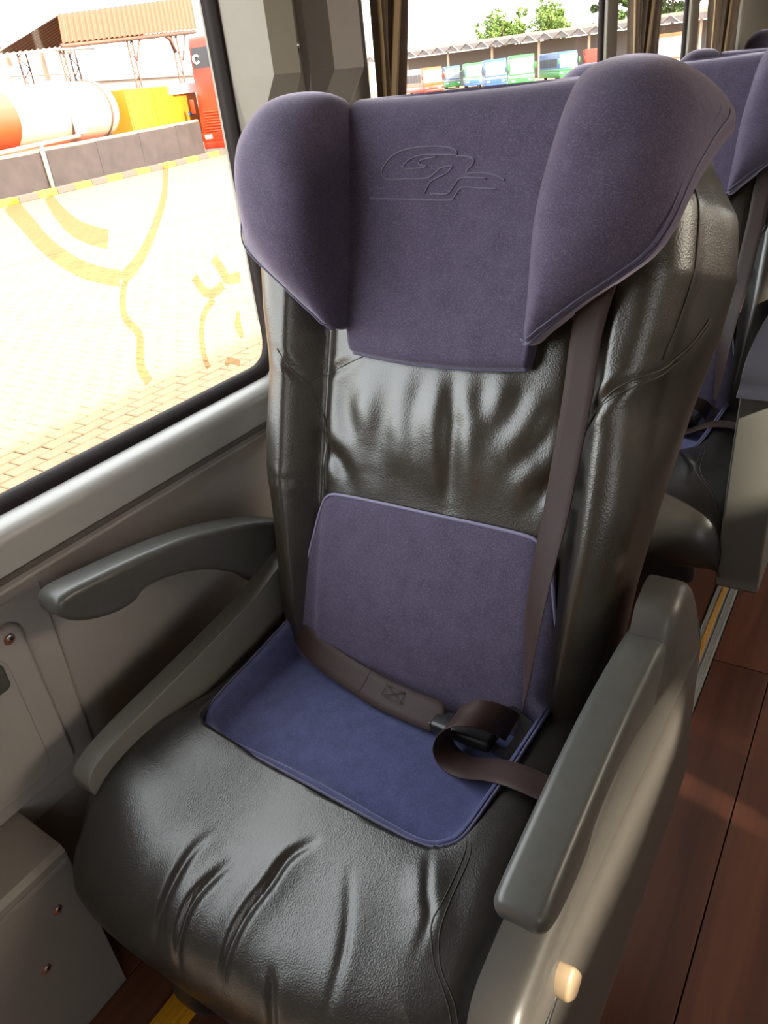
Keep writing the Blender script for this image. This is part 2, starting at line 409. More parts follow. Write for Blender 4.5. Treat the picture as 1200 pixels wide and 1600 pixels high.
# --- windows of the left side: rubber frame, pane
def window(name, y0, y1, z0, z1, r, fw=.006):
    xf = XW
    w = empty(name, (xf, (y0 + y1) / 2, z0)); tag(w, kind='structure')
    def loc(V): return [(v[0] - xf, v[1] - (y0 + y1) / 2, v[2] - z0) for v in V]
    outer = rrect(y0 - fw, y1 + fw, z0 - .014, z1 + .03, r + .01, 8); inner = rrect(y0, y1, z0 + .007, z1, r, 8)
    rings = []
    for x, k in ((-.985, -.05), (-.955, -.05), (-.950, .0), (-.9495, .25), (-.953, .6), (-.962, .9), (-.9715, 1.0)):
        if y1 > 1.2: x = -.9715 + (x + .9715) * .3 if x > -.98 else x
        rings.append([(x, o[0] * (1 - k) + i[0] * k, o[1] * (1 - k) + i[1] * k) for o, i in zip(outer, inner)])
    if y1 < 1.2: rings.append([(-1.035, q[0], q[1]) for q in rrect(y0 - .01, y1 + .07, z0 - .035, z1 + .035, r + .01, 8)])
    V, F = loft(rings, False, False); mk('window_frame', loc(V), F, 'rubber', w)
    pane = rrect(y0 - .004, y1 + .004, z0 + .008, z1 + .004, r, 8)
    V, F = prism(pane, 'x', -.971, -.968); 
    mk('pane', loc(V), F[:1], 'glass', w, smooth=False)
    return w
window_1 = window('window_1', -.62, 1.047, .778, 1.68, .055)
window_2 = window('window_2', 1.46, 2.915, .778, 1.68, .05)
window_3 = window('window_3', 3.04, 4.035, .778, 1.68, .05)
window_4 = window('window_4', 4.20, 4.74, .778, 1.68, .05)
# wall between and above the windows
mk('window_shade', *box(-.985, -.953, Y0, -.626, .766, 1.72, .003), 'curtain_lining', wall, smooth=False)  # unseen panel added ahead of the near window to hold back daylight
post_w = [(1.054, 1.447), (2.922, 3.033), (4.042, 4.193), (4.747, YB)]
for y0, y1 in post_w:
    mk('window_post', *box(-.973, -.953, y0, y1, .76, 1.72, .003), 'pillar_plastic', wall, smooth=False)
mk('header', *box(-1.02, -.945, Y0, YB, 1.71, 1.86, .01), 'pillar_plastic', wall, smooth=False)
# pillar cover with two stepped uprights
pil = tag(empty('trim_5', (0, 0, 0)), kind='structure')
def upright(name, plan_hi, plan_lo, z_hi, z_mid, z_lo, m, parent):
    rings = [[(x, y, z) for x, y in p] for p, z in ((plan_hi, z_hi), (plan_hi, z_mid), (plan_lo, z_lo), (plan_lo, z_lo - .28))]
    V, F = loft(rings); return mk(name, V, F, m, parent, smooth=False)
upright('pillar_cover', [(-.99, 1.054), (-.948, 1.054), (-.868, 1.062), (-.866, 1.128), (-.935, 1.150), (-.99, 1.150)],
        [(-.99, 1.054), (-.948, 1.054), (-.932, 1.060), (-.930, 1.120), (-.940, 1.150), (-.99, 1.150)], 1.72, 1.245, 1.135, 'pillar_plastic', pil)
upright('pillar_cover', [(-.99, 1.235), (-.925, 1.232), (-.882, 1.245), (-.880, 1.335), (-.93, 1.352), (-.99, 1.355)],
        [(-.99, 1.235), (-.948, 1.232), (-.940, 1.245), (-.940, 1.335), (-.945, 1.352), (-.99, 1.355)], 1.72, 1.245, 1.165, 'wall_plastic', pil)
mk('pillar_back', *box(-.99, -.940, 1.148, 1.236, .80, 1.72, .002), 'wall_plastic_low', pil, smooth=False)
mk('pillar_back', *box(-.99, -.934, 1.352, 1.436, .80, 1.72, .008), 'pillar_plastic', pil, smooth=False)
mk('catch', *cyl((-.941, 1.19, 1.283), (1, -.1, 0), .021, .016, 24, .003), 'black_plastic', pil)
mk('catch_pin', *cyl((-.93, 1.19, 1.285), (1, -.5, 0), .005, .030, 12, .002), 'steel', pil)

# --- ceiling, aisle-side wall with its own windows, rear bulkhead, front bulkhead (beyond the frame, they shape the daylight)
tag(mk('ceiling', *wall_strip([(-1.02, 1.86), (-.80, 1.93), (-.3, 1.98), (.8, 1.98), (1.15, 1.93), (1.36, 1.86), (1.36, 1.90), (.8, 2.02), (-.3, 2.02), (-1.02, 1.90)], Y0 - .1, YB), 'ceiling', smooth=False), kind='structure')
wr = tag(mk('wall_right', *box(1.30, 1.36, Y0, YB, -.05, .80), 'wall_plastic', smooth=False), kind='structure')
mk('header', *box(1.30, 1.36, Y0, YB, 1.68, 1.88), 'pillar_plastic', wr, smooth=False)
for y0, y1 in ((-2.2, -2.1), (-.75, -.62), (.75, .9), (2.3, 2.42), (3.8, 3.95), (5.2, YB)):
    mk('window_post', *box(1.30, 1.36, y0, y1, .8, 1.7), 'pillar_plastic', wr, smooth=False)
for k, (y0, y1) in enumerate(((-2.1, -.75), (-.62, .75), (.9, 2.3), (2.42, 3.8), (3.95, 5.2))):
    w = tag(mk('window_%d' % (k + 5), [(1.33, y0, .80), (1.33, y1, .80), (1.33, y1, 1.68), (1.33, y0, 1.68)], [(0, 1, 2, 3)], 'glass_tinted', smooth=False), kind='structure')
for y0, y1, z0 in ((-.62, -.05, .80), (-.05, .45, 1.36), (-.05, .45, .80), (.45, .74, .80), (.92, 2.28, .8), (2.45, 3.3, .80)):
    mk('window_shade', *box(1.285, 1.295, y0, y1, z0, 1.28 if (z0 < .9 and y0 in (-.05, .92)) else 1.70), 'curtain_lining', wr, smooth=False)  # unseen panels added to block the sun, leaving a slit for the armrest patch
front = tag(mk('wall_front', *box(-1.02, 1.36, Y0 - .06, Y0, -.05, 1.95), 'wall_plastic_low', smooth=False), kind='structure')
rear = tag(mk('wall_rear', *box(-1.02, 1.36, YB, YB + .06, -.05, 1.95), 'rear_dark', smooth=False), kind='structure')
mk('rear_panel', *box(-.95, -.62, YB - .03, YB, .9, 1.30, .006), 'rear_beige', rear, smooth=False)
mk('rear_post', *box(-.96, -.885, 4.80, 4.98, .80, 1.72, .02), 'pillar_plastic', rear, smooth=False)

# ================================================================== THE SEAT
XC = -0.513; AB = math.radians(18)
P0 = np.array([0, .747, .412]); TU = np.array([0, math.sin(AB), math.cos(AB)]); NU = np.array([0, -math.cos(AB), math.sin(AB)])
def bp(u, t, n):            # backrest frame -> seat frame (origin on the floor under the seat's middle)
    return np.array([u, 0, 0]) + P0 + TU * t + NU * n
def half_w(t): return np.interp(t, [-.12, 0, .1, .2, .3, .45, .54, .62, .73, .79, .86], [.268, .273, .279, .287, .299, .322, .340, .348, .338, .318, .29])
def n_front(u, t):
    a = np.abs(u)
    B = .046 * sstep(-.06, .08, t)
    bol = B * sstep(.200, .250, a)
    mid = .016 * np.cos(np.pi / 2 * np.clip(a / .2, 0, 1)) * np.exp(-((t - .385) / .09) ** 2) + .014 * np.cos(np.pi / 2 * np.clip(a / .21, 0, 1)) * np.exp(-((t - .10) / .12) ** 2)
    gr = -.012 * np.exp(-((a - .200) / .012) ** 2)
    return bol + mid + gr - .012 * sstep(.0, -.1, t)

def build_backrest():
    ts = list(np.linspace(-.10, .700, 120)); rings = []
    rows = [(t, 1.0, 1.0) for t in ts] + [(.700 + .137 * math.sin(a), math.cos(a) ** .55, .80 + .20 * math.cos(a)) for a in np.linspace(.05, 1.55, 26)]
    nb = -.165
    for t, k, ku in rows:
        W = float(half_w(min(t, .79))) * ku; R = .050; ring = []
        dw = .024 * float(sstep(.30, .48, t)); Wr = W; W = W - dw
        fu = np.linspace(-(W - R), W - R, 121); fn = n_front(fu, t)
        for u, n in zip(fu, fn): ring.append((u, n))
        ne = float(fn[-1])
        for a in np.linspace(0, math.pi / 2, 10)[1:]: ring.append((W - R + R * math.sin(a), ne - .055 * (1 - math.cos(a))))
        for s in np.linspace(0, 1, 12)[1:]: ring.append((W + dw * s + .006 * math.sin(math.pi * s), ne - .055 + (nb + .05 - ne + .055) * s))
        for a in np.linspace(0, math.pi / 2, 8)[1:]: ring.append((Wr - .05 + .05 * math.cos(a), nb + .05 - .05 * math.sin(a)))
        for s in np.linspace(0, 1, 16)[1:-1]: ring.append(((Wr - .05) * (1 - 2 * s), nb))
        for a in np.linspace(0, math.pi / 2, 8)[:-1]: ring.append((-(Wr - .05 + .05 * math.sin(a)), nb + .05 - .05 * math.cos(a)))
        for s in np.linspace(0, 1, 12)[:-1]: ring.append((-(W + dw * (1 - s) + .006 * math.sin(math.pi * (1 - s))), nb + .05 + (ne - .055 - nb - .05) * s))
        for a in np.linspace(0, math.pi / 2, 10)[:-1]: ring.append((-(W - R + R * math.cos(a)), ne - .055 + .055 * math.sin(a)))
        nm = -.065
        rings.append([bp(u, t - .058 * float(sstep(.20, .33, abs(u))) * float(sstep(.55, .82, t)), nm + (n - nm) * k) for u, n in ring])
    V, F = loft(rings)
    return mesh_data('backrest', V, F, 'leather')

def pillow(outline, centre, nE, nC, p=2.6, q=.6, nt=120, nr=18, rim=.02, rim_in=.004, base=None):
    """domed cushion: outline loop of (u,t,n) on the backrest, crest at centre; the edge turns back by rim."""
    O = resample(catmull(outline, 10, True), nt, True); C = np.array(centre, float); V = []
    S_ = O.copy()
    for _ in range(60): S_ = (np.roll(S_, 1, 0) + S_ * 2 + np.roll(S_, -1, 0)) / 4
    for _ in range(160): S_ = (np.roll(S_, 2, 0) + S_ * 2 + np.roll(S_, -2, 0)) / 4
    S_ = C + (S_ - C) * (np.linalg.norm((O - C)[:, :2], axis=1).mean() / np.linalg.norm((S_ - C)[:, :2], axis=1).mean() * 1.0)
    S_[:, 2] = O[:, 2] * .3 + O[:, 2].mean() * .7
    for i in range(1, nr + 1):
        r = math.sin(i / nr * math.pi / 2); k3 = r ** 5
        for o_, s_ in zip(O, S_):
            o = o_ * k3 + s_ * (1 - k3)
            uv = C[:2] + (o[:2] - C[:2]) * r; dome = (1 - r ** p) ** q
            n = o[2] + (C[2] - o[2]) * dome
            V.append(bp(uv[0], uv[1], n))
    for dn, ins in ((-rim * .4, rim_in * .0), (-rim, rim_in)):
        for o in O:
            d = (C[:2] - o[:2]) / np.linalg.norm(C[:2] - o[:2]); uv = o[:2] + d * ins; V.append(bp(uv[0], uv[1], o[2] + dn))
    F = grid_faces(nr + 2, nt, close_c=True)
    V.append(bp(C[0], C[1], C[2])); c = len(V) - 1
    F += [(c, j, (j + 1) % nt) for j in range(nt)]
    return V, F, O

WING = [(.143, .517, .042), (.170, .533, .055), (.215, .567, .068), (.262, .600, .075), (.290, .625, .074), (.304, .660, .058), (.312, .710, .030), (.320, .755, -.015),
        (.323, .786, -.062), (.305, .818, -.090), (.262, .838, -.055), (.210, .838, -.005), (.175, .822, .018), (.160, .780, .026), (.155, .720, .026), (.149, .650, .028), (.144, .575, .034)]
LOGO = [[(.006, .746), (.006, .751), (0, .755), (-.016, .758), (-.045, .759), (-.073, .756), (-.092, .748), (-.104, .734), (-.103, .725), (-.092, .72), (-.062, .72), (-.039, .72), (-.029, .722), (-.02, .729), (-.013, .733), (.002, .734)],
        [(.006, .747), (-.015, .748), (-.042, .749), (-.062, .745), (-.072, .734), (-.047, .733), (-.037, .735)],
        [(-.037, .735), (-.048, .738), (-.045, .743), (-.023, .746)],
        [(.006, .746), (.024, .744), (.032, .74), (.03, .734), (.023, .725), (.046, .724), (.067, .72), (.079, .714)],
        [(.002, .734), (-.006, .726), (-.025, .718), (-.032, .712), (-.037, .701)],
        [(-.121, .696), (-.058, .694), (0, .692), (.008, .696), (.018, .707), (.042, .706), (.069, .704)],
        [(-.028, .701), (-.003, .70), (.007, .711), (.017, .719), (.053, .717)]]
def build_seat(name):
    S = empty(name, (XC, 0, 0))
    back = add('backrest', build_backrest(), S)
    # --- headrest: centre field rolling over the top
    prof = [(.487, -.03), (.484, .010), (.487, .022), (.50, .029), (.56, .030), (.64, .026), (.72, .024), (.775, .024), (.805, .018), (.826, .000), (.838, -.03), (.840, -.07), (.832, -.12), (.80, -.165), (.74, -.175), (.62, -.175)]
    P = resample(catmull(prof, 8), 90); us = np.array([-1.01] + list(np.linspace(-1, 1, 61)) + [1.01]); V = []
    for t, n in P:
        hw = float(np.interp(t, [.48, .52, .6, .8, .85], [.136, .142, .158, .172, .172]))
        for a in us:
            if abs(a) > 1: V.append(bp(math.copysign(hw * 1.004, a), t, min(n, .0) - .03)); continue
            dip = -.010 * (1 - a * a) * sstep(.50, .6, t) * (n > -.02)
            dt = -.008 * (1 - a * a) * sstep(.56, .48, t)
            V.append(bp(a * hw, t + dt, n + dip))
    hr = mk('headrest', V, grid_faces(len(P), len(us)), 'velour', S)
    kmax = int(np.argmax(P[:, 0])); k0 = int(np.argmin(P[:kmax, 0])) + 1
    def hn(u, t):
        hw = float(np.interp(t, [.48, .52, .6, .8, .85], [.136, .142, .158, .172, .172])); a = u / hw
        return float(np.interp(t, P[k0:kmax, 0], P[k0:kmax, 1])) - .010 * (1 - a * a) * float(sstep(.50, .6, t))
    for ln in LOGO:
        L = catmull(ln, 5)
        mk('embossed_mark', *tube([bp(u, t, hn(u, t) + .0004) for u, t in L], .0011, 6), 'emboss', hr)
    edge_line = [bp(a * .137, .484 - .008 * (1 - a * a), .016) for a in us[1:-1]]
    mk('headrest_hem', *tube(edge_line, .0022, 6), 'piping', hr)
    # --- wings
    for s in (1, -1):
        out = [(s * u, t, n) for u, t, n in WING]
        V, F, O = pillow(out, (s * .222, .682, .128), 0, 0, p=3.0, q=.47, nt=140, nr=24, rim=.03)
        w = mk('headrest_wing', V, F, 'velour', S)
        C = np.array([s * .222, .682, .128])
        def inset(k, lift): 
            r = []
            for o in O:
                uv = C[:2] + (o[:2] - C[:2]) * k; dome = (1 - k ** 3.0) ** .47; r.append(bp(uv[0], uv[1], o[2] + (C[2] - o[2]) * dome + lift))
            return r
        n = len(O)
        lower = [i for i in range(n) if s * O[i][0] > .136 and O[i][1] < .80 and i < n * .45]
        runs = sorted(lower); 
        a = inset(.965, .0004); b = inset(.995, .0006)
        mk('wing_seam', *tube([a[i] for i in runs], .0012, 6), 'piping', w)
        mk('wing_hem', *tube([b[i] for i in runs], .0022, 6), 'piping', w)
    # --- lumbar field
    lum = [(-.155, .264), (-.178, .257), (-.193, .235), (-.206, .18), (-.224, .10), (-.242, 0), (-.244, -.05), (-.20, -.085), (0, -.09), (.20, -.085), (.244, -.05), (.242, 0), (.224, .10), (.206, .18), (.193, .235), (.178, .257), (.155, .264), (.08, .266), (0, .266), (-.08, .266)]
    def lum_n(u, t): return float(n_front(np.clip(u, -.19, .19), t)) + .012
    O = resample(catmull(lum, 8, True), 160, True); C = np.array([0, .09]); V = []; nr = 26
    for i in range(1, nr + 1):
        r = (i / nr) ** .8
        for o in O:
            uv = C + (o - C) * r; V.append(bp(uv[0], uv[1], lum_n(*uv) - .007 * r ** 14))
    for o in O: V.append(bp(o[0] * 1.004, o[1] + .001, lum_n(*o) - .030))
    F = grid_faces(nr + 1, 160, close_c=True); V.append(bp(0, .09, lum_n(0, .09))); F += [(len(V) - 1, j, (j + 1) % 160) for j in range(160)]
    lu = mk('lumbar_pad', V, F, 'velour', S)
    mk('piping', *tube([bp(o[0], o[1], lum_n(*o) - .006) for o in O], .0024, 6, closed=True), 'piping_light', lu)
    # --- cushion
    prof = [(.90, .24), (.905, .34), (.895, .392), (.86, .405), (.78, .408), (.68, .410), (.58, .413), (.50, .416), (.43, .414), (.37, .403), (.32, .382), (.283, .350), (.264, .312), (.262, .272), (.282, .236), (.33, .215), (.42, .21)]
    PR = resample(catmull(prof, 8), 190); us = np.linspace(-1, 1, 181); V = []
    lip = cushion_lip()
    for y, z in PR:
        W = float(np.interp(y, [.26, .34, .45, .6, .9], [.312, .320, .300, .283, .272]))
        for a in us:
            u = a * W; e = max(0.0, (abs(u) - (W - .055)) / .055); zz = z - (.030 + .030 * float(sstep(.44, .34, y))) * (1 - math.sqrt(max(0, 1 - e * e))) * (1.0 if z > .30 else (z - .2) / .1)
            zz += (.026 if u < 0 else .006) * float(sstep(.04, .25, abs(u))) * float(sstep(.27, .38, y)) * float(sstep(.60, .46, y)) * (1.0 if z > .3 else 0.0)
            yy = y + .030 * abs(a) ** 5 * sstep(.50, .30, y)
            V.append([u, yy, zz])
    V = np.array(V)
    # the well under the cloth
    LP = resample(catmull(lip, 8, True), 140, True); dist, _ = seg_dist(V[:, :2], np.vstack([LP, LP[:1]])); inn = np.zeros(len(V), bool)
    for i in range(len(LP)):
        p, q = LP[i], LP[(i + 1) % len(LP)]; c = ((p[1] > V[:, 1]) != (q[1] > V[:, 1])); c[c] = V[c, 0] < (q[0] - p[0]) * (V[c, 1] - p[1]) / (q[1] - p[1]) + p[0]; inn ^= c
    inside = np.where(inn, dist, -dist); top = V[:, 2] > .33
    lipv = np.array([lip_h(v[0], v[1]) for v in V]); edge_e = sstep(.300, .255, np.abs(V[:, 0]))
    V[:, 2] += np.where(top & (V[:, 1] > .42), (lipv - .4140) * edge_e, 0)
    V[:, 2] = np.where(top & (inside > -.01), V[:, 2] * (1 - sstep(.0, .009, inside)) + .365 * sstep(.0, .009, inside), V[:, 2])
    V = V.tolist(); nc = len(us); F = grid_faces(len(PR), nc)
    # close the sides
    for side in (0, nc - 1):
        c = len(V); ids = [i * nc + side for i in range(len(PR))]; V.append([V[ids[0]][0] * .9, .6, .26]); F += [(ids[i], ids[i + 1], c) for i in range(len(ids) - 1)]
    cu = mk('seat_cushion', V, F, 'leather_worn', S)
    # --- recessed cloth
    O = resample(catmull(lip, 8, True), 140, True); C = np.array([0, .66]); V = []
    def lip_z(u, y): return lip_h(u, y) + .003
    def flo(u, y): return .392 - .012 * sstep(.50, .75, y) + .004 * math.cos(u * 7)
    prof_w = [(0.0, 0.0, -.006), (.004, 0, .0018), (.009, 0, .0), (.012, .12, 0), (.016, .55, 0), (.021, .9, 0), (.030, 1, 0)]
    steps = prof_w
    for ins, k, dz in prof_w:
        for o in O:
            d = (C - o) / np.linalg.norm(C - o); q = o + d * ins; V.append([q[0], q[1], lip_z(*q) * (1 - k) + flo(*q) * k + dz])
    nr = 16
    for i in range(1, nr):
        k = 1 - i / nr
        for o in O:
            d = (C - o) / np.linalg.norm(C - o); q0 = o + d * .030; q = C + (q0 - C) * k
            V.append([q[0], q[1], flo(*q) + .006 * (1 - k ** 2)])
    F = grid_faces(len(steps) + nr - 1, 140, close_c=True); V.append([C[0], C[1], flo(*C) + .006]); F += [(len(V) - 1, (len(steps) + nr - 2) * 140 + j, (len(steps) + nr - 2) * 140 + (j + 1) % 140) for j in range(140)]
    cp = mk('cushion_pad', V, F, 'velour_seat', S)
    mk('piping', *tube([[o[0], o[1], lip_z(*o) + .0005] for o in O], .0022, 6, closed=True), 'piping', cp)
    return S, back, cu
def lip_h(u, y):            # height of the leather around the cloth well
    return .4135 + .014 * float(sstep(.46, .60, y)) * float(sstep(.14, .22, abs(u))) + .012 * float(sstep(.58, .80, y))
def cushion_lip():
    return [(-.205, .508), (-.230, .520), (-.240, .548), (-.243, .62), (-.246, .72), (-.246, .80), (-.22, .815), (0, .82), (.205, .815), (.225, .80), (.222, .72), (.215, .62), (.205, .530), (.190, .502), (.160, .490), (.08, .493), (0, .498), (-.10, .503)]

# armrest in its own frame: hinge at the origin, f forward, h up
ARM = [(-.022, .060), (.05, .081), (.141, .090), (.22, .091), (.30, .085), (.38, .074), (.435, .064), (.448, .052), (.444, .034), (.425, .020), (.395, .012), (.355, .010), (.325, .017), (.305, .031), (.25, .036), (.18, .026), (.10, -.004), (.045, -.040), (.0, -.055), (-.03, -.035), (-.035, .02)]
def build_arm(S, side, ang, xin, xout):
    c, s = math.cos(ang), math.sin(ang); out = []
    for f, h in catmull(ARM, 4, True):
        f2, h2 = f * c - h * s, f * s + h * c; out.append((.830 - f2, .500 + h2))
    V, F = prism(out, 'x', xin, xout, .013, 4)
    o = mk('armrest', V, F, 'arm_plastic', S, auto=50)
    return o
PANEL_R = [(.320, .265), (.303, .30), (.300, .37), (.308, .43), (.335, .466), (.38, .478), (.50, .490), (.62, .500), (.72, .515), (.765, .545), (.785, .590), (.805, .618), (.845, .625), (.880, .605), (.897, .55), (.915, .45), (.925, .36), (.905, .28), (.85, .255), (.60, .250), (.38, .252)]
PANEL_L = [(.42, .160), (.40, .26), (.375, .36), (.350, .415), (.356, .445), (.40, .462), (.50, .475), (.62, .488), (.72, .503), (.78, .52), (.84, .53), (.89, .50), (.91, .40), (.92, .26), (.905, .17), (.85, .14), (.60, .14), (.40, .14)]

seat, seat_back, seat_cush = build_seat('passenger_seat')
tag(seat, 'large black leather and purple velour bus seat beside the near window, seat belt across it', 'seat', 'window-side seats in a row')
build_arm(seat, 1, 0.0, .308, .361)
build_arm(seat, -1, math.radians(17), -.361, -.308)
def panel_out(y, z): return .352 + (.5 - z) * .16 + .034 * float(sstep(.70, .82, y)) * float(sstep(.38, .52, z))
PV, PF = prism(catmull(PANEL_R, 4, True), 'x', .314, .380, .016, 5)
PV = [(v[0] if v[0] < .33 else v[0] - .380 + panel_out(v[1], v[2]), v[1], v[2]) for v in PV]
pr = mk('side_panel', PV, PF, 'side_plastic', seat, auto=50)
plft = mk('side_panel', *prism(catmull(PANEL_L, 4, True), 'x', -.312, -.277, .009, 4), 'bar_plastic', seat, auto=50)
# recline lever in its slot on the aisle panel
def on_panel(L, lift): return [(panel_out(y, z) + lift, y, z) for y, z in L]
up_ = catmull([(.352, .412), (.372, .419), (.398, .424), (.446, .434), (.494, .434), (.540, .428)], 6); lo_ = catmull([(.352, .396), (.38, .398), (.428, .406), (.474, .407), (.509, .418), (.540, .427)], 6)
ring_hi = on_panel(list(up_) + list(lo_[::-1]), .0022); ring_lo = on_panel(list(up_) + list(lo_[::-1]), -.004)
sl = mk('lever_plate', *loft([ring_lo, ring_hi]), 'side_plastic', pr, auto=30)
mk('lever_slot', *tube(on_panel(up_, .0012), .0032, 6), 'black_plastic', pr)
kn = [(.399, .434), (.403, .452), (.415, .455), (.438, .412), (.440, .403), (.424, .392), (.416, .396)]
kn = [(.398, .425), (.402, .446), (.412, .453), (.421, .450), (.440, .412), (.440, .402), (.430, .393), (.418, .396)]
mk('recline_knob', *prism(catmull(kn, 3, True), 'x', .355, .379, .004, 3), 'ivory', pr, auto=60)
# base under the cushion
mk('seat_base', *box(-.25, .25, .36, .84, .14, .235, .01), 'black_plastic', seat, smooth=False)
for u in (-.21, .17): mk('leg', *box(u - .02, u + .02, .45, .80, .006, .15, .004), 'dark_metal', seat, smooth=False)
mk('footrest_knob', *prism(catmull([(.29, .21), (.345, .22), (.36, .17), (.33, .115), (.30, .12), (.28, .16)], 4, True), 'x', -.135, -.085, .01, 3), 'black_plastic', seat, auto=50)

# --- folds in the leather
FB = [([(.023, .887, .863), (.034, .864, .816), (.035, .842, .748), (.035, .829, .682)], .010, .011, .004),
      ([(-.063, .876, .839), (-.077, .855, .785), (-.093, .838, .717)], .006, .014, .005),
      ([(-.151, .881, .837), (-.152, .864, .792), (-.124, .848, .750)], .006, .014, .004),
      ([(-.198, .863, .732), (-.161, .842, .714), (-.141, .834, .688)], .008, .011, .004),
      ([(.139, .888, .856), (.112, .866, .807), (.089, .851, .772)], .005, .013, .004),
      ([(.187, .858, .747), (.159, .839, .703)], .009, .011, .005),
      ([(.183, .888, .844), (.165, .867, .796), (.127, .849, .751)], .006, .013, .004),
      ([(.070, .885, .855), (.075, .86, .80)], .005, .012, .004),
      ([(-.015, .885, .858), (-.03, .862, .81), (-.03, .845, .765)], .005, .012, .004),
      ([(-.31, .80, .70), (-.262, .80, .69), (-.235, .80, .685)], .006, .007, .003),
      ([(-.258, .852, .883), (-.236, .852, .854), (-.220, .865, .826)], .006, .006, .002),
      ([(-.220, .865, .826), (-.185, .888, .842), (-.127, .879, .875)], .005, .006, .002),
      ([(.207, .874, .781), (.234, .849, .840), (.260, .849, .876), (.293, .860, .891), (.320, .896, .893)], .006, .006, .003)]
FB = [(p, d * .62, w * 1.3 if w > .008 else w, h * .6) for p, d, w, h in FB]
crease(seat_back.data, FB)
FC = [([(.040, .432, .413), (.023, .402, .410), (.020, .366, .402), (.012, .331, .388), (.009, .300, .367), (.012, .276, .340)], .014, .008, .005),
      ([(-.085, .39, .405), (-.096, .358, .399), (-.099, .330, .388), (-.100, .300, .370), (-.098, .275, .33)], .006, .011, .004),
      ([(-.040, .365, .40), (-.051, .345, .395), (-.063, .313, .378), (-.063, .285, .350), (-.055, .268, .31)], .009, .009, .005),
      ([(-.235, .40, .40), (-.260, .367, .394), (-.28, .335, .38), (-.30, .32, .35)], .006, .007, .003),
      ([(.101, .422, .413), (.129, .379, .405), (.145, .340, .392), (.152, .294, .361)], .003, .009, .002),
      ([(.178, .479, .416), (.200, .437, .414), (.216, .413, .412), (.22, .37, .40)], .006, .014, .006),
      ([(.250, .50, .405), (.265, .44, .40), (.27, .40, .395)], .004, .012, .004),
      ([(.07, .30, .37), (.09, .275, .33), (.09, .265, .29)], .006, .010, .004),
      ([(.23, .62, .405), (.255, .60, .40), (.28, .585, .38)], .004, .006, .003),
      ([(-.24, .62, .405), (-.265, .60, .39)], .005, .006, .003), ([(-.24, .68, .405), (-.265, .665, .39)], .005, .006, .003)]
FC = [(p, d * .42, .0058, h * .7) for p, d, w, h in FC]
pleat(seat_cush.data, FC)
def on_mesh(o, pts, lift=.0006):
    """drop points onto a part and lift them off it a hair"""
    out = []
    for p in pts:
        ok, loc, nn, i = o.closest_point_on_mesh(Vector(p)); out.append(np.array(loc) + np.array(nn) * lift)
    return out
def seam(o, pts, r=.0008, name='seam', m='stitch', n=10, twin=0):
    L = np.array(on_mesh(o, catmull(pts, n)))
    for _ in range(6): L[1:-1] = (L[:-2] + 2 * L[1:-1] + L[2:]) / 4
    mk(name, *tube(L, r, 6), m, o)
bpy.context.view_layer.update()
seam(seat_cush, [(.210, .515, .415), (.216, .495, .416), (.220, .439, .415), (.225, .403, .410), (.241, .378, .403), (.260, .364, .393), (.273, .350, .381), (.28, .33, .34)])
seam(seat_cush, [(.216, .515, .415), (.223, .495, .416), (.227, .439, .415), (.233, .403, .410), (.249, .378, .403), (.268, .364, .393), (.280, .350, .381), (.287, .33, .34)])
seam(seat_cush, [(-.236, .54, .417), (-.262, .50, .405), (-.28, .45, .395), (-.30, .40, .37)])
seam(seat_back, [(-.258, .852, .883), (-.236, .852, .854), (-.220, .865, .826), (-.208, .869, .772), (-.195, .851, .717), (-.190, .827, .662)])
seam(seat_back, [(-.216, .868, .826), (-.203, .872, .772), (-.189, .854, .717), (-.184, .830, .662)])
seam(seat_back, [(-.220, .865, .826), (-.185, .888, .842), (-.127, .889, .870)])
seam(seat_back, [(.207, .874, .781), (.234, .849, .840), (.260, .849, .876), (.293, .860, .891), (.320, .896, .893), (.335, .93, .905), (.34, .97, .93)], .0012)
seam(seat_back, [(.207, .874, .773), (.234, .849, .832), (.260, .849, .868), (.293, .860, .883), (.320, .896, .885), (.335, .93, .897), (.34, .97, .922)])
seam(seat_back, [(.318, 1.03, 1.165), (.326, .985, 1.150), (.334, .965, 1.11), (.338, .945, 1.05), (.335, .915, .98), (.318, .880, .905)], .0012)

# ================================================================== BELT
def belt_line(name, P, D, w, th, parent, n=8, m='belt'):
    Pc = catmull(P, n); Dc = catmull(D, n); return mk(name, *ribbon(Pc, Dc, w, th), m, parent)
belt = empty('seat_belt', (XC, 0, 0))
tag(belt, 'brown webbing seat belt with black buckle lying across the near seat', 'seat belt', 'seat belts of the window-side seats')
bl = [(.236, .640, .035), (.231, .594, .060), (.219, .536, .050), (.216, .46, .044), (.21, .387, .038), (.205, .311, .036), (.198, .231, .040), (.195, .159, .044), (.195, .084, .042), (.193, .035, .036)]
ang = [8, 8, 8, 10, 14, 18, 26, 38, 55, 70]
belt_line('shoulder_strap', [bp(*p) for p in bl], [np.array([1, 0, 0]) * math.cos(math.radians(a)) + NU * math.sin(math.radians(a)) for a in ang], .040, .0016, belt)
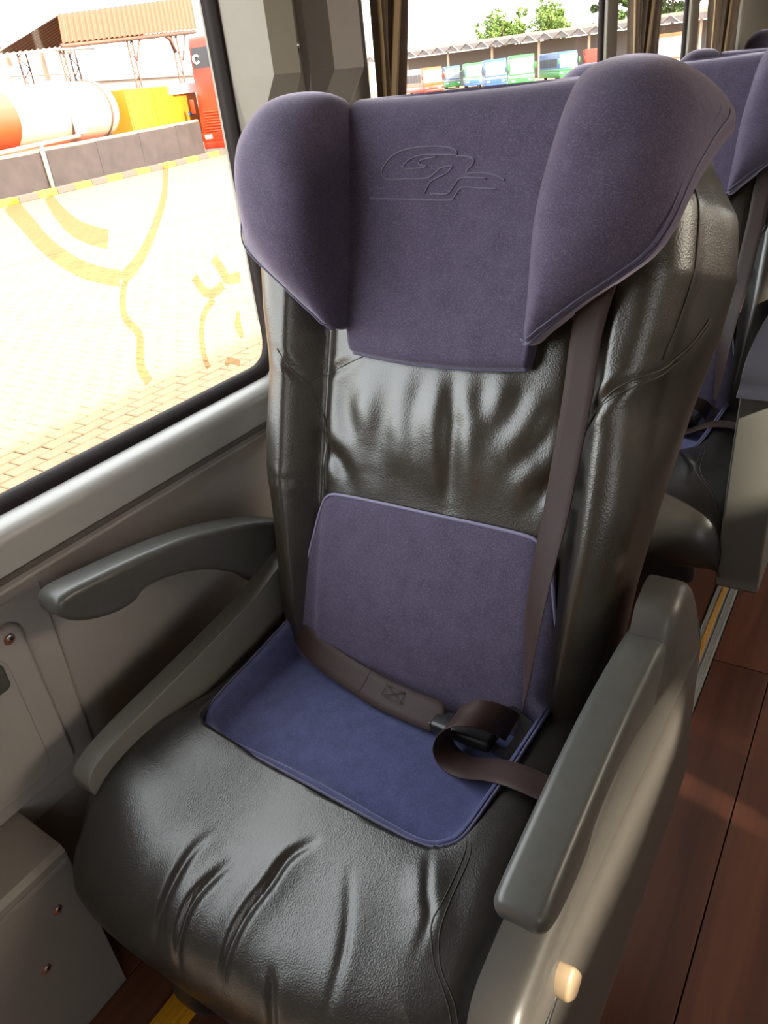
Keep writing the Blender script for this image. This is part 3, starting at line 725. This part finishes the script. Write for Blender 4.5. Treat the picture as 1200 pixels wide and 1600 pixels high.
# slotted slide the strap runs through, tongue and buckle
fr = rrect(-.034, .034, -.022, .022, .008, 4); fri = rrect(-.023, .023, -.008, .008, .003, 4)
def frame_ring(c, ex, ey, h):
    ez = np.cross(ex, ey); rings = []
    for loop, hh in ((fr, -h), (fr, h), (fri, h), (fri, -h)): rings.append([c + ex * a + ey * b + ez * hh for a, b in loop])
    V, F = loft(rings + [rings[0]], False, False); return V, F
ex = np.array([.35, .62, .70]); ex /= np.linalg.norm(ex); ey = np.cross(ex, np.array([.2, -.7, .68])); ey /= np.linalg.norm(ey)
mk('belt_slide', *frame_ring(np.array([.180, .705, .412]), ex, ey, .0045), 'black_plastic', belt, auto=40)
bk = mk('buckle', *box(.070, .165, .668, .705, .396, .417, .006, 3), 'black_plastic', belt, auto=40)
mk('buckle_button', *box(.0685, .0725, .672, .701, .401, .413, .001, 1), 'arm_plastic', bk, smooth=False)
mk('tongue', *box(.045, .10, .690, .712, .404, .409, .002, 2), 'black_plastic', belt, auto=40)
lp = [(.185, .705, .425), (.172, .690, .448), (.150, .676, .461), (.125, .664, .456), (.108, .655, .436), (.105, .647, .412), (.120, .640, .397), (.150, .634, .400), (.190, .626, .424), (.225, .620, .438), (.27, .618, .438), (.32, .618, .428)]
belt_line('belt_loop', lp, [(.25, .85, .45), (.2, .9, .35), (.1, .95, .25), (.05, 1, .1), (.1, 1, 0), (.12, 1, 0), (.12, 1, .02), (.1, 1, .04), (.08, 1, .02), (.05, 1, 0), (.05, 1, -.05), (.05, 1, -.08)], .042, .0016, belt)
la = [(-.300, .785, .440), (-.262, .765, .434), (-.215, .742, .424), (-.165, .724, .418), (-.118, .712, .415), (-.06, .700, .413), (-.019, .693, .412), (.03, .689, .412), (.066, .688, .411)]
lap = belt_line('lap_strap', la, [(.1, .3, .95), (.1, .35, .9), (0, .5, .8), (0, .7, .6), (0, .72, .55), (0, .75, .55), (0, .75, .55), (0, .78, .5), (0, .8, .45)], .045, .0022, belt)
st = [(-.02, .690, .4150), (.015, .688, .4150), (.015, .702, .4235), (-.02, .706, .4235), (-.02, .690, .4150), (.015, .702, .4235), (.015, .688, .4150), (-.02, .706, .4235)]
mk('stitching', *tube(np.array(st) + [0, -.004, .002], .0007, 5), 'stitch', lap)
sleeve = belt_line('belt_sleeve', [(-.06, .6985, .4145), (-.019, .6915, .4135), (.03, .6875, .4135), (.072, .6868, .4125), (.082, .687, .411)], [(0, .75, .55)] * 5, [.047] * 24 + [.046, .045, .044, .042, .039, .035, .030, .022, .012], .0042, belt, m='belt')

# ================================================================== OTHER SEATS
PITCH = 1.20
labels = ['blue and black leather bus seat directly behind the near seat, with navy-topped armrest', 'purple velour bus seat two rows behind the near seat, mostly hidden', 'bus seat farthest back by the rear post, only its dark headrest showing']
for k in range(3):
    c = copy_tree(seat); c.location = (XC, (1.2, 2.4, 3.7)[k], (-.012, -.015, .03)[k]); c['label'] = labels[k]
    if k == 0:
        for ch in list(c.children):
            if ch.name.startswith(('armrest', 'side_panel')) and max(v.co.x for v in ch.data.vertices) > 0:
                for g in list(ch.children): bpy.data.objects.remove(g)
                bpy.data.objects.remove(ch)
        pan = prism(catmull([(.335, .185), (.312, .22), (.300, .32), (.296, .44), (.300, .55), (.308, .625), (.325, .645), (.50, .645), (.70, .645), (.85, .64), (.90, .58), (.915, .35), (.90, .20), (.60, .18)], 4, True), 'x', .306, .392, .020, 4)
        mk('armrest_post', *pan, 'bar_plastic', c, auto=50)
        mk('armrest', *prism(catmull([(.300, .640), (.303, .657), (.325, .687), (.38, .708), (.50, .720), (.70, .720), (.84, .700), (.88, .66), (.88, .640), (.60, .638)], 4, True), 'x', .303, .395, .022, 5), 'navy_pad', c, auto=60)
b2 = copy_tree(belt); b2.location = (XC, PITCH, -.012); b2['label'] = 'seat belt on the second-row seat, seen past the near backrest'

# ================================================================== CURTAINS
def curtain(name, label, x, top, bot, z0, z1, folds, amp, m='curtain', seed=0):
    rnd = random.Random(seed); ph = [rnd.uniform(-.4, .4) for _ in range(folds * 2 + 2)]
    n = folds * 14; rings = []; zs = np.linspace(z0, z1, 22); yc = (top[0] + top[1]) / 2
    for z in zs:
        k = (z - z0) / (z1 - z0); y0 = bot[0] + (top[0] - bot[0]) * k; y1 = bot[1] + (top[1] - bot[1]) * k; a = []
        for i in range(n + 1):
            f = i / n; w = math.sin(f * folds * 2 * math.pi + 0.6 * math.sin(3 * k + ph[int(f * folds)])) ; a.append((x + amp * w * (.7 + .3 * k) + .006 * math.sin(9 * f + 4 * k), y0 + (y1 - y0) * f + .006 * math.sin(7 * k + 5 * f), z))
        b = [(p[0] + .006, p[1] + .001, p[2]) for p in reversed(a)]
        rings.append(a + b)
    V, F = loft(rings)
    o = empty(name, (0, 0, 0)); tag(o, label, 'curtain', 'curtains gathered at the window posts')
    mk('drape', V, F, m, o)
    e = [r[0] for r in rings]; mk('hem', *tube([(p[0] + .002, p[1] - .001, p[2]) for p in e], .004, 6), 'curtain_lining', o)
    e = [r[n // 2] for r in rings]; mk('lining_fold', *ribbon([(p[0] + .010, p[1], p[2]) for p in e], [(.3, 1, 0)] * len(e), .018, .003), 'curtain_lining', o)
    return o
curtain('curtain', 'brown curtain gathered right behind the pillar cover of the near window', -.895, (1.44, 1.60), (1.375, 1.42), .95, 1.70, 4, .016, seed=1)
curtain('curtain', 'brown curtain hanging between the second and third windows', -.890, (2.96, 3.36), (2.96, 3.20), .85, 1.70, 6, .022, seed=2)
curtain('curtain', 'brown curtain hanging by the rear post, farthest along the wall', -.885, (4.08, 4.66), (4.10, 4.62), .85, 1.70, 6, .026, seed=3)

# ================================================================== OUTSIDE
GZ = -1.15
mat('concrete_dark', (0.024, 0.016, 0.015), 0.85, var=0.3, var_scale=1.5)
mat('kerb_yellow', (0.42, 0.20, 0.015), 0.8); mat('kerb_dark', (0.07, 0.05, 0.04), 0.8)
mat('tank_white', (0.33, 0.26, 0.185), 0.45); mat('tank_red', (0.36, 0.035, 0.008), 0.45); mat('sign_white', (0.9, 0.9, 0.88), 0.5)
mat('box_yellow', (0.40, 0.19, 0.003), 0.5); mat('box_orange', (0.30, 0.11, 0.004), 0.5)
mat('roof_orange', (0.115, 0.030, 0.008), 0.6); mat('rust_steel', (0.08, 0.034, 0.02), 0.7); mat('beam_pale', (0.36, 0.27, 0.19), 0.6)
mat('bus_red', (0.30, 0.018, 0.005), 0.3); mat('bus_orange', (0.30, 0.048, 0.005), 0.3); mat('bus_green', (0.025, 0.17, 0.03), 0.35)
mat('bus_blue', (0.025, 0.065, 0.18), 0.35); mat('bus_white', (0.20, 0.215, 0.22), 0.35); mat('bus_glass', (0.03, 0.03, 0.035), 0.45, spec=0.15); mat('tyre', (0.02, 0.02, 0.02), 0.8)
mat('canopy_top', (0.33, 0.26, 0.17), 0.7); mat('canopy_grey', (0.13, 0.11, 0.11), 0.7)
mat('bark', (0.10, 0.06, 0.04), 0.9); mat('leaf', (0.085, 0.14, 0.016), 0.7, var=0.5, var_scale=0.8); mat('leaf_dark', (0.055, 0.10, 0.02), 0.7, var=0.5, var_scale=0.8)
mat('far_wall', (0.24, 0.21, 0.20), 0.8)
mat('paver', (0.19, 0.118, 0.058), 0.8, var=0.18, var_scale=3.0)
def ground_material():
    m = bpy.data.materials.new('paving'); m.use_nodes = True; nt = m.node_tree; b = nt.nodes['Principled BSDF']; b.inputs['Roughness'].default_value = 0.85
    tc = nt.nodes.new('ShaderNodeTexCoord'); mp = nt.nodes.new('ShaderNodeMapping'); mp.inputs['Rotation'].default_value = (0, 0, math.pi / 2)
    br = nt.nodes.new('ShaderNodeTexBrick'); br.inputs['Scale'].default_value = 1.0; br.inputs['Brick Width'].default_value = .308; br.inputs['Row Height'].default_value = .158
    br.inputs['Mortar Size'].default_value = .006; br.inputs['Color1'].default_value = (.20, .127, .064, 1); br.inputs['Color2'].default_value = (.18, .11, .054, 1); br.inputs['Mortar'].default_value = (.075, .038, .019, 1)
    nt.links.new(tc.outputs['Object'], mp.inputs[0]); nt.links.new(mp.outputs[0], br.inputs[0]); nt.links.new(br.outputs[0], b.inputs['Base Color']); MATS['paving'] = m
ground_material()
mat('joint_sand', (0.060, 0.028, 0.014), 0.95)
ground = tag(mk('ground', [(-420, -80, GZ), (80, -80, GZ), (80, 420, GZ), (-420, 420, GZ)], [(0, 1, 2, 3)], 'paving', smooth=False), kind='structure')
bed = mk('joint_bed', [(-14.4, 1.8, GZ + .004), (-4.0, 1.8, GZ + .004), (-4.0, 15.6, GZ + .004), (-14.4, 15.6, GZ + .004)], [(0, 1, 2, 3)], 'joint_sand', ground, smooth=False)
# pavers in running bond; the nearest ones singly
pvm = mesh_data('paver', *box(-.0745, .0745, -.1495, .1495, 0, .024, .008, 1), 'paver', smooth=False)
cand = []
for i in range(65):
    x = -4.05 - i * .158
    for j in range(45):
        y = 1.85 + j * .308 + (.154 if i % 2 else 0); k = y / -x
        if .40 < k < 1.14 and y < 15.5: cand.append((math.hypot(x, y), x, y))
cand.sort(); rnd = random.Random(5)
far_V, far_F = [], []; base_v = [tuple(v.co) for v in pvm.vertices]; base_f = [tuple(p.vertices) for p in pvm.polygons]
seen = [c for c in cand if c[1] < -4.75]
near_set = set(c[1:] for c in seen[:300])
for d, x, y in cand:
    dz = rnd.uniform(-.003, .003)
    if (x, y) in near_set:
        o = add('paver', pvm, ground); o.location = (x, y, GZ + .002 + dz); o.rotation_euler.z = rnd.uniform(-.02, .02)
    else:
        o = len(far_V); far_V += [(v[0] + x, v[1] + y, v[2] + GZ + .002 + dz) for v in base_v]; far_F += [tuple(q + o for q in f) for f in base_f]
tag(mk('paver_field', far_V, far_F, 'paver', ground, smooth=False), kind='stuff')

# the outer skin of the bus, below the windows
tag(mk('wall_outer', *join(box(-1.06, -1.02, Y0, YB, -.85, .70), box(1.36, 1.40, Y0, YB, -.85, .76), box(-1.06, 1.40, Y0, YB, -.90, -.85)), 'bus_white', smooth=False), kind='structure')

# frame along the yard's edge: s along it, off away from the bus
WA = np.array([-26.43, 16.54]); WD = np.array([-.2405, .9707]); WN = np.array([-.9707, -.2405])
def yd(s, off, z): q = WA + WD * s + WN * off; return (q[0], q[1], z)
def ybox(s0, s1, o0, o1, z0, z1, bevel=0.0):
    V, F = box(s0, s1, o0, o1, z0, z1, bevel); return [yd(v[0], v[1], v[2]) for v in V], F
def ytube(pts, r, seg=8): return tube([yd(*p) for p in pts], r, seg)
wl = tag(empty('boundary_wall', yd(0, 0, GZ)), 'low dark concrete wall along the far edge of the paved yard', 'wall')
def rel(VF, root): V, F = VF; l = np.array(root.location); return [tuple(np.array(v) - l) for v in V], F
for k in range(12):
    s0 = -21 + k * 3.0
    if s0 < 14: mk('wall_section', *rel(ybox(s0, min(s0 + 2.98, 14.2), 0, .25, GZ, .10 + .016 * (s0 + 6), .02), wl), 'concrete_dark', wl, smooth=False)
mk('coping', *rel(ytube([(-21, .12, -.12), (14.2, .12, .44)], .07), wl), 'beam_pale', wl)
kb = tag(empty('kerb', yd(0, -.8, GZ)), 'kerb of yellow and dark painted blocks in front of the concrete wall', 'kerb')
for k in range(30):
    s0 = -14 + k * 1.0
    if k % 1 == 0: mk('kerb_block', *rel(ybox(s0, s0 + .96, -.9, -.6, GZ, GZ + .22, .02), kb), 'kerb_yellow' if k % 2 else 'kerb_dark', kb, smooth=False)

# tank trailer
tk = tag(empty('tank_trailer', yd(4, 2.4, GZ)), 'cream and red cylindrical tank trailer behind the concrete wall', 'tank trailer')
def ring_tank(ss, rr, zc=1.36):
    rings = []
    for s, r in zip(ss, rr): rings.append([yd(s, 2.4 + r * math.cos(a), zc + r * math.sin(a)) for a in np.linspace(0, 2 * math.pi, 33)[:-1]])
    return loft(rings)
mk('tank_body', *rel(ring_tank([3.6, 9.6], [1.15, 1.15]), tk), 'tank_white', tk, auto=40)
mk('tank_band', *rel(ring_tank([-9, 3.6], [1.16, 1.16]), tk), 'tank_red', tk, auto=40)
mk('end_cap', *rel(ring_tank([9.6, 9.9, 10.15, 10.3], [1.15, 1.06, .80, .35]), tk), 'tank_white', tk)
mk('hoop', *rel(ring_tank([9.2, 9.32], [1.175, 1.175]), tk), 'rust_steel', tk, auto=40)
mk('placard', *rel(ybox(6.45, 7.15, 1.16, 1.20, .60, 1.42), tk), 'sign_white', tk, smooth=False)
mk('chassis', *rel(ybox(-9, 9.0, 1.5, 3.3, -.15, .32, .04), tk), 'tank_red', tk, smooth=False)
for s0 in (-4, 6.6, 8.2):
    for o0 in (1.5, 3.0): mk('wheel', *rel(cyl(np.array(yd(s0, o0, GZ + .5)), (WN[0], WN[1], 0), .5, .3, 24, .04), tk), 'tyre', tk, auto=40)
mk('walkway_rail', *rel(ytube([(5.0, 2.4, 2.5), (5.1, 2.4, 2.8), (9.0, 2.4, 2.8), (9.4, 2.4, 2.45)], .025), tk), 'rust_steel', tk)
gr = tag(empty('guard_rail', yd(0, -.05, GZ)), 'pale pipe guard rail in front of the tank trailer', 'rail')
mk('rail_pipe', *rel(ytube([(-8, -.1, .10), (0, -.1, .38), (5.0, -.1, .57)], .07), gr), 'beam_pale', gr)
for s0 in (-6, -2, 2.7): mk('rail_post', *rel(ytube([(s0, -.1, GZ), (s0, -.1, .36 + s0 * .037)], .08), gr), 'beam_pale', gr)

# yellow container
yc_ = tag(empty('storage_container', yd(13.4, 2.2, GZ)), 'yellow and orange steel container behind the concrete wall', 'container')
mk('container_body', *rel(ybox(10.5, 16.5, 1.25, 3.0, -.6, 2.05, .03), yc_), 'box_orange', yc_, smooth=False)
mk('door_panel', *rel(ybox(12.6, 14.2, 1.17, 1.26, .25, 2.04, .02), yc_), 'box_yellow', yc_, smooth=False)
mk('door_panel', *rel(ybox(10.55, 12.5, 1.20, 1.26, .25, 2.04, .02), yc_), 'box_orange', yc_, smooth=False)
mk('sign_board', *rel(ybox(13.9, 16.5, 1.10, 1.18, 1.66, 2.1, .02), yc_), 'sign_white', yc_, smooth=False)
mk('handle', *rel(ybox(15.4, 15.9, 1.18, 1.25, .70, .85), yc_), 'bus_blue', yc_, smooth=False)
for s0 in (10.8, 16.2): mk('support', *rel(ybox(s0 - .15, s0 + .15, 1.4, 2.9, GZ, -.58), yc_), 'rust_steel', yc_, smooth=False)

# shelters of rusty lattice steel
def lattice(root, s0, off, z0, z1, w=.42, name='lattice_post'):
    parts = [ytube([(s0 - w / 2, off, z0), (s0 - w / 2, off, z1)], .05, 6), ytube([(s0 + w / 2, off, z0), (s0 + w / 2, off, z1)], .05, 6)]
    n = max(2, int((z1 - z0) / .45))
    for k in range(n):
        za = z0 + (z1 - z0) * k / n; zb = z0 + (z1 - z0) * (k + 1) / n; a = 1 if k % 2 else -1
        parts.append(ytube([(s0 - a * w / 2, off, za), (s0 + a * w / 2, off, zb)], .03, 5))
    mk(name, *rel(join(*parts), root), 'rust_steel', root)
sh = tag(empty('shelter', yd(15, 5, GZ)), 'open shelter with a corrugated orange roof on rusty lattice posts', 'shelter')
def corrugated(p00, p10, p01, p11, n, depth):
    """sheet between four corners, ribs along the short way"""
    V = []; p00, p10, p01, p11 = map(lambda q: np.array(q, float), (p00, p10, p01, p11)); nn = np.cross(p10 - p00, p01 - p00); nn /= np.linalg.norm(nn)
    for side in (0, 1):
        for i in range(n + 1):
            f = i / n; h = depth * (1 if (i // 2) % 2 else -1)
            for a, b in ((p00, p10), (p01, p11)): V.append(a + (b - a) * f + nn * (h + side * .03))
    m = 2 * (n + 1); F = []
    for i in range(n):
        a = 2 * i; F.append((a, a + 2, a + 3, a + 1)); F.append((m + a, m + a + 1, m + a + 3, m + a + 2)); F.append((a, m + a, m + a + 2, a + 2)); F.append((a + 1, a + 3, m + a + 3, m + a + 1))
    return V, F
mk('roof_sheet', *rel(corrugated(yd(10.53, 3.85, 4.06), yd(22.3, 3.85, 4.79), yd(11.8, 4.7, 5.23), yd(23.8, 4.7, 6.41), 110, .04), sh), 'roof_orange', sh, smooth=False)
mk('roof_back', *rel(corrugated(yd(11.8, 4.7, 5.23), yd(23.8, 4.7, 6.41), yd(10.53, 7.6, 4.06), yd(22.3, 7.6, 4.79), 110, .04), sh), 'rust_steel', sh, smooth=False)
mk('eave_beam', *rel(ytube([(10.53, 3.95, 3.97), (22.3, 3.95, 4.66)], .10), sh), 'rust_steel', sh)
lattice(sh, 10.55, 4.05, GZ, 3.93, .28); lattice(sh, 15.9, 4.05, GZ, 4.3, .42); lattice(sh, 20.1, 4.05, GZ, 4.5, .5)
mk('brace', *rel(ytube([(16.1, 4.0, 3.35), (16.8, 4.0, 4.35)], .05), sh), 'rust_steel', sh)
mk('brace', *rel(ytube([(18.9, 4.0, 4.55), (19.6, 4.0, 4.3), (19.9, 4.0, 3.7)], .10), sh), 'rust_steel', sh)
mk('brace', *rel(ytube([(20.5, 4.0, 3.3), (21.3, 4.0, 4.6)], .05), sh), 'rust_steel', sh)
mk('pipe_arm', *rel(ytube([(10.0, 3.9, 3.83), (12.7, 3.9, 3.89)], .06), sh), 'canopy_grey', sh)
sh2 = tag(empty('shelter', yd(0, 7, GZ)), 'rusty steel canopy frame with a dark roof, left of the orange roof', 'shelter')
mk('roof_slab', *rel(ybox(-12, 11.6, 8.2, 13, 4.75, 4.95, .02), sh2), 'rust_steel', sh2, smooth=False)
mk('truss', *rel(join(ytube([(-12, 8.2, 4.3), (11.6, 8.2, 4.35)], .08, 6), *[ytube([(-12 + k * 1.3, 8.2, 4.3 if k % 2 else 4.8), (-10.7 + k * 1.3, 8.2, 4.8 if k % 2 else 4.3)], .05, 5) for k in range(18)]), sh2), 'rust_steel', sh2)
lattice(sh2, 3.5, 8.3, GZ, 4.3, .5); lattice(sh2, 13.0, 8.3, GZ, 4.4, .6); lattice(sh2, 16.8, 8.3, GZ, 4.4, .5)
mk('crossbeam', *rel(ybox(2, 16.6, 8.05, 8.18, 4.1, 4.30), sh2), 'beam_pale', sh2, smooth=False)
for s0 in (11.6, 14.0): mk('hanger', *rel(ybox(s0 - .12, s0 + .12, 7.9, 8.04, 2.9, 4.75), sh2), 'beam_pale', sh2, smooth=False)
mk('water_tank', *rel(ybox(8.5, 12.2, 9.2, 11, 2.0, 3.6, .1), sh2), 'sign_white', sh2, smooth=False)
fb = tag(empty('far_building', yd(60, 30, GZ)), 'pale low building far behind the orange-roofed shelter', 'building')
mk('facade', *rel(ybox(40, 90, 30, 40, GZ, 3.9), fb), 'far_wall', fb, smooth=False)
mk('roof', *rel(ybox(39.6, 90.4, 29.6, 40.4, 3.9, 4.1), fb), 'canopy_grey', fb, smooth=False)

# buses
def bus(name, label, pos, yaw, body, lower, L=11.0, W=2.5, Hh=3.3, front_glass='bus_glass', band=None, ws0=1.35):
    """front end at the origin looking along local -y"""
    o = empty(name, (pos[0], pos[1], GZ)); o.rotation_euler.z = yaw; tag(o, label, 'bus', 'buses parked in the yard')
    prof = catmull([(0.10, .35), (0.02, .8), (0.0, 1.3), (0.10, 2.3), (0.28, 3.0 * Hh / 3.3), (0.55, Hh)], 5)
    out = [(y, z) for y, z in prof] + [(L - .2, Hh), (L, Hh - .25), (L, .35)]
    mk('body', *prism(out, 'x', -W / 2, W / 2, .09, 3), body, o, auto=40)
    ws = [(y - .012, z) for y, z in prof if ws0 < z < Hh - .25]; ws2 = [(y + .05, z) for y, z in reversed(ws)]
    mk('windscreen', *prism(ws + ws2, 'x', -W / 2 + .12, W / 2 - .12, .01, 1), front_glass, o, auto=40)
    mk('lower_skirt', *box(-W / 2 - .01, W / 2 + .01, -.02, L, .30, 1.02, .05), lower, o, auto=40)
    for s in (-1, 1):
        for k in range(6):
            y0 = 1.2 + k * 1.6
            if y0 + 1.45 < L: mk('side_window', *box(s * W / 2 - .012, s * W / 2 + .012, y0, y0 + 1.45, 1.55, 2.55, .01), 'bus_glass', o, smooth=False)
        mk('headlight', *box(s * .95 - .2, s * .95 + .2, -.045, .1, .72, .92, .03), 'sign_white', o, auto=40)
        for y in (2.2, L - 2.6): mk('wheel', *cyl((s * (W / 2 - .28) - .15, y, .5), (1, 0, 0), .5, .3, 20, .04), 'tyre', o, auto=40)
        mk('mirror', *box(s * (W / 2 + .12) - .09, s * (W / 2 + .12) + .09, -.25, -.12, 1.9, 2.5, .03), lower, o, auto=40)
    if band: mk('band', *box(-W / 2 - .012, W / 2 + .012, -.03, L, 1.05, 1.32, .02), band, o, auto=40)
    mk('bumper', *box(-W / 2 + .05, W / 2 - .05, -.10, .15, .28, .58, .05), lower, o, auto=40)
    return o
def toward(p): return math.atan2(p[0], -p[1]) * -1 if False else math.atan2(-p[0], p[1]) 
def place_bus(label, p, turn, body, lower, **kw):
    # nose turned roughly towards the bus we stand in, plus a turn
    yaw = math.atan2(p[1], p[0]) - math.pi / 2 + turn
    return bus('bus', label, p, yaw, body, lower, **kw)
_rb = yd(14.9, -.9, 0)
rb = bus('bus', 'red coach front at the end of the concrete wall, cut by the window edge', _rb, math.atan2(.2405, .9707), 'bus_red', 'bus_red', Hh=5.1, W=2.6, ws0=3.7)
for k in range(8): mk('grille_slat', *box(-1.0, 1.0, -.05, .05, 1.45 + k * .12 - .4, 1.50 + k * .12 - .4, .01), 'tank_red', rb, smooth=False)
mk('emblem', *tube([(-.95 + .16 * math.cos(a), -.02 + .22, 4.15 + .16 * math.sin(a)) for a in np.linspace(.6, 5.7, 16)], .045, 6), 'sign_white', rb)
def at_px(dx, dy, dist): return (dx * dist, dy * dist)
lot = [('orange bus with a bright windscreen at the near end of the parked row', (-.485, .8745), 122, .26, 'bus_orange', 'bus_red', 'bus_white', None, 2.9),
       ('narrow strip of a blue bus next to the orange bus', (-.465, .8853), 146, .05, 'bus_blue', 'bus_green', 'bus_white', 'bus_white', 2.5),
       ('green bus with a blue skirt, third in the parked row', (-.4438, .8961), 134, .05, 'bus_green', 'bus_blue', 'bus_white', 'bus_white', 2.6),
       ('blue bus with a white windscreen in the middle of the parked row', (-.4218, .9067), 114, .05, 'bus_blue', 'bus_blue', 'bus_white', 'bus_white', 2.8),
       ('bright green bus in the middle of the parked row', (-.3954, .9185), 100, .03, 'bus_green', 'bus_green', 'bus_white', 'bus_white', 2.8),
       ('blue and white bus with a green front, near the mullion', (-.348, .9375), 120, .27, 'bus_blue', 'bus_green', 'bus_white', 'bus_green', 2.5),
       ('red bus parked close to the mullion of the second window', (-.3203, .9473), 132, .05, 'bus_red', 'bus_red', 'bus_red', None, 3.0)]
for lb, dr, dist, turn, b0, b1, fg, bd, ww in lot: place_bus(lb, at_px(*dr, dist), turn, b0, b1, front_glass=fg, band=bd, W=ww)
place_bus('orange bus with pale windows seen through the third window', (-.243 * 88, .970 * 88), .15, 'bus_orange', 'bus_orange', front_glass='bus_white', band='sign_white', W=3.2, Hh=3.5)

# long platform canopy and trees behind the parked buses
cn = tag(empty('platform_canopy', (-70, 140, GZ)), 'long flat platform canopy on posts behind the parked buses', 'canopy')
A_, B_ = np.array([-84.0, 128.0]), np.array([2.0, 128.0])
mk('canopy_roof', *rel(join(box(-100, 10, 146, 158, 5.35, 5.85)), cn), 'canopy_top', cn, smooth=False)
mk('fascia', *rel(box(-100, 10, 145.8, 146.0, 4.5, 5.4), cn), 'canopy_grey', cn, smooth=False)
mk('back_wall', *rel(box(-100, 10, 157, 157.4, GZ, 4.6), cn), 'far_wall', cn, smooth=False)
for k in range(12): mk('post', *rel(cyl((-96 + k * 9, 147, GZ), (0, 0, 1), .24, 6.2, 12), cn), 'beam_pale', cn, auto=40)
mk('canopy_truss', *rel(join(*[tube([(-96 + k * 3, 145.7, 4.5), (-94.5 + k * 3, 145.7, 5.6), (-93 + k * 3, 145.7, 4.5)], .10, 5) for k in range(20)]), cn), 'far_wall', cn)
def tree(label, x, y, h, rx, m, seed):
    rnd = np.random.RandomState(seed); o = empty('tree', (x, y, GZ)); tag(o, label, 'tree', 'trees behind the platform canopy')
    mk('trunk', *tube([(0, 0, 0), (.2, .1, h * .3), (0, 0, h * .6), (-.3, 0, h * .85)], [.45, .35, .25, .1], 8), 'bark', o)
    cl = rnd.normal(size=(26, 3)) * [.45, .45, .30]; V, F = [], []
    for c in cl:
        c = np.array([c[0] * rx, c[1] * rx, h * .68 + c[2] * h * .42]); r = rx * rnd.uniform(.22, .40)
        P = rnd.normal(size=(150, 3)); P /= np.linalg.norm(P, axis=1)[:, None]; P = c + P * r * rnd.uniform(.6, 1.0, (150, 1)) * [1, 1, .8]
        for p in P:
            a = rnd.normal(size=3); a /= np.linalg.norm(a); b = np.cross(a, rnd.normal(size=3)); b /= np.linalg.norm(b); s = rnd.uniform(.22, .45); i = len(V)
            V += [p - a * s, p + b * s * .5, p + a * s, p - b * s * .5]; F.append((i, i + 1, i + 2, i + 3))
    mk('foliage', V, F, m, o, smooth=False)
tree('broad green tree crown, left of the pair above the canopy', -78, 172, 12.2, 5.2, 'leaf', 1)
tree('broad green tree crown, right of the pair above the canopy', -67, 172, 13.0, 5.0, 'leaf', 2)
tree('tall dark green tree at the mullion of the second window', -54.5, 170, 16.0, 4.0, 'leaf_dark', 3)
tree('dark green tree seen through the third window, taller one', -44, 172, 15.5, 4.5, 'leaf_dark', 4)
tree('dark green tree seen through the third window beside the rear curtain', -33, 172, 15.0, 4.5, 'leaf_dark', 5)

# ---- printed film on the near window: big looping emblem lines
def film(name, pts, w):
    P = catmull(pts, 8); T = np.gradient(P, axis=0); T /= np.linalg.norm(T, axis=1)[:, None]; Nn = np.stack([-T[:, 1], T[:, 0]], 1)
    ww = np.full(len(P), w) if np.isscalar(w) else np.interp(np.linspace(0, 1, len(P)), np.linspace(0, 1, len(w)), w)
    V = []; l = np.array(window_1.location)
    for p, n, a in zip(P, Nn, ww):
        for s in (-1, 1): q = p + n * s * a / 2; V.append((-.9660 - l[0], q[0] - l[1], q[1] - l[2]))
    o = mk(name, V, grid_faces(len(P), 2), 'window_film', window_1, smooth=False); return o
film('window_print', [(.618, 1.132), (.633, 1.106), (.653, 1.072), (.688, 1.038), (.727, 1.016), (.755, 1.006)], .024)
film('window_print', [(.892, 1.141), (.878, 1.106), (.855, 1.075), (.817, 1.037), (.786, 1.016), (.758, 1.003)], [.010, .012, .016, .020])
film('window_print', [(.676, 1.132), (.686, 1.109), (.708, 1.083), (.752, 1.061)], [.014, .024, .028])
film('window_print', [(.763, .999), (.751, .98), (.745, .95), (.762, .919), (.755, .89), (.75, .868), (.757, .842)], [.010, .014, .018])
film('window_print', [(.952, .992), (.967, .965), (.975, .951), (1.006, .947)], .018)
film('window_print', [(.90, .973), (.915, .946), (.935, .937), (.962, .945)], .016)
film('window_print', [(.932, .928), (.903, .909), (.887, .876), (.884, .839), (.888, .821)], .012)
film('window_print', [(.986, .893), (.978, .870), (.983, .846)], [.006, .018, .010])
film('window_print', [(.928, .812), (.941, .816), (.964, .804)], .012)
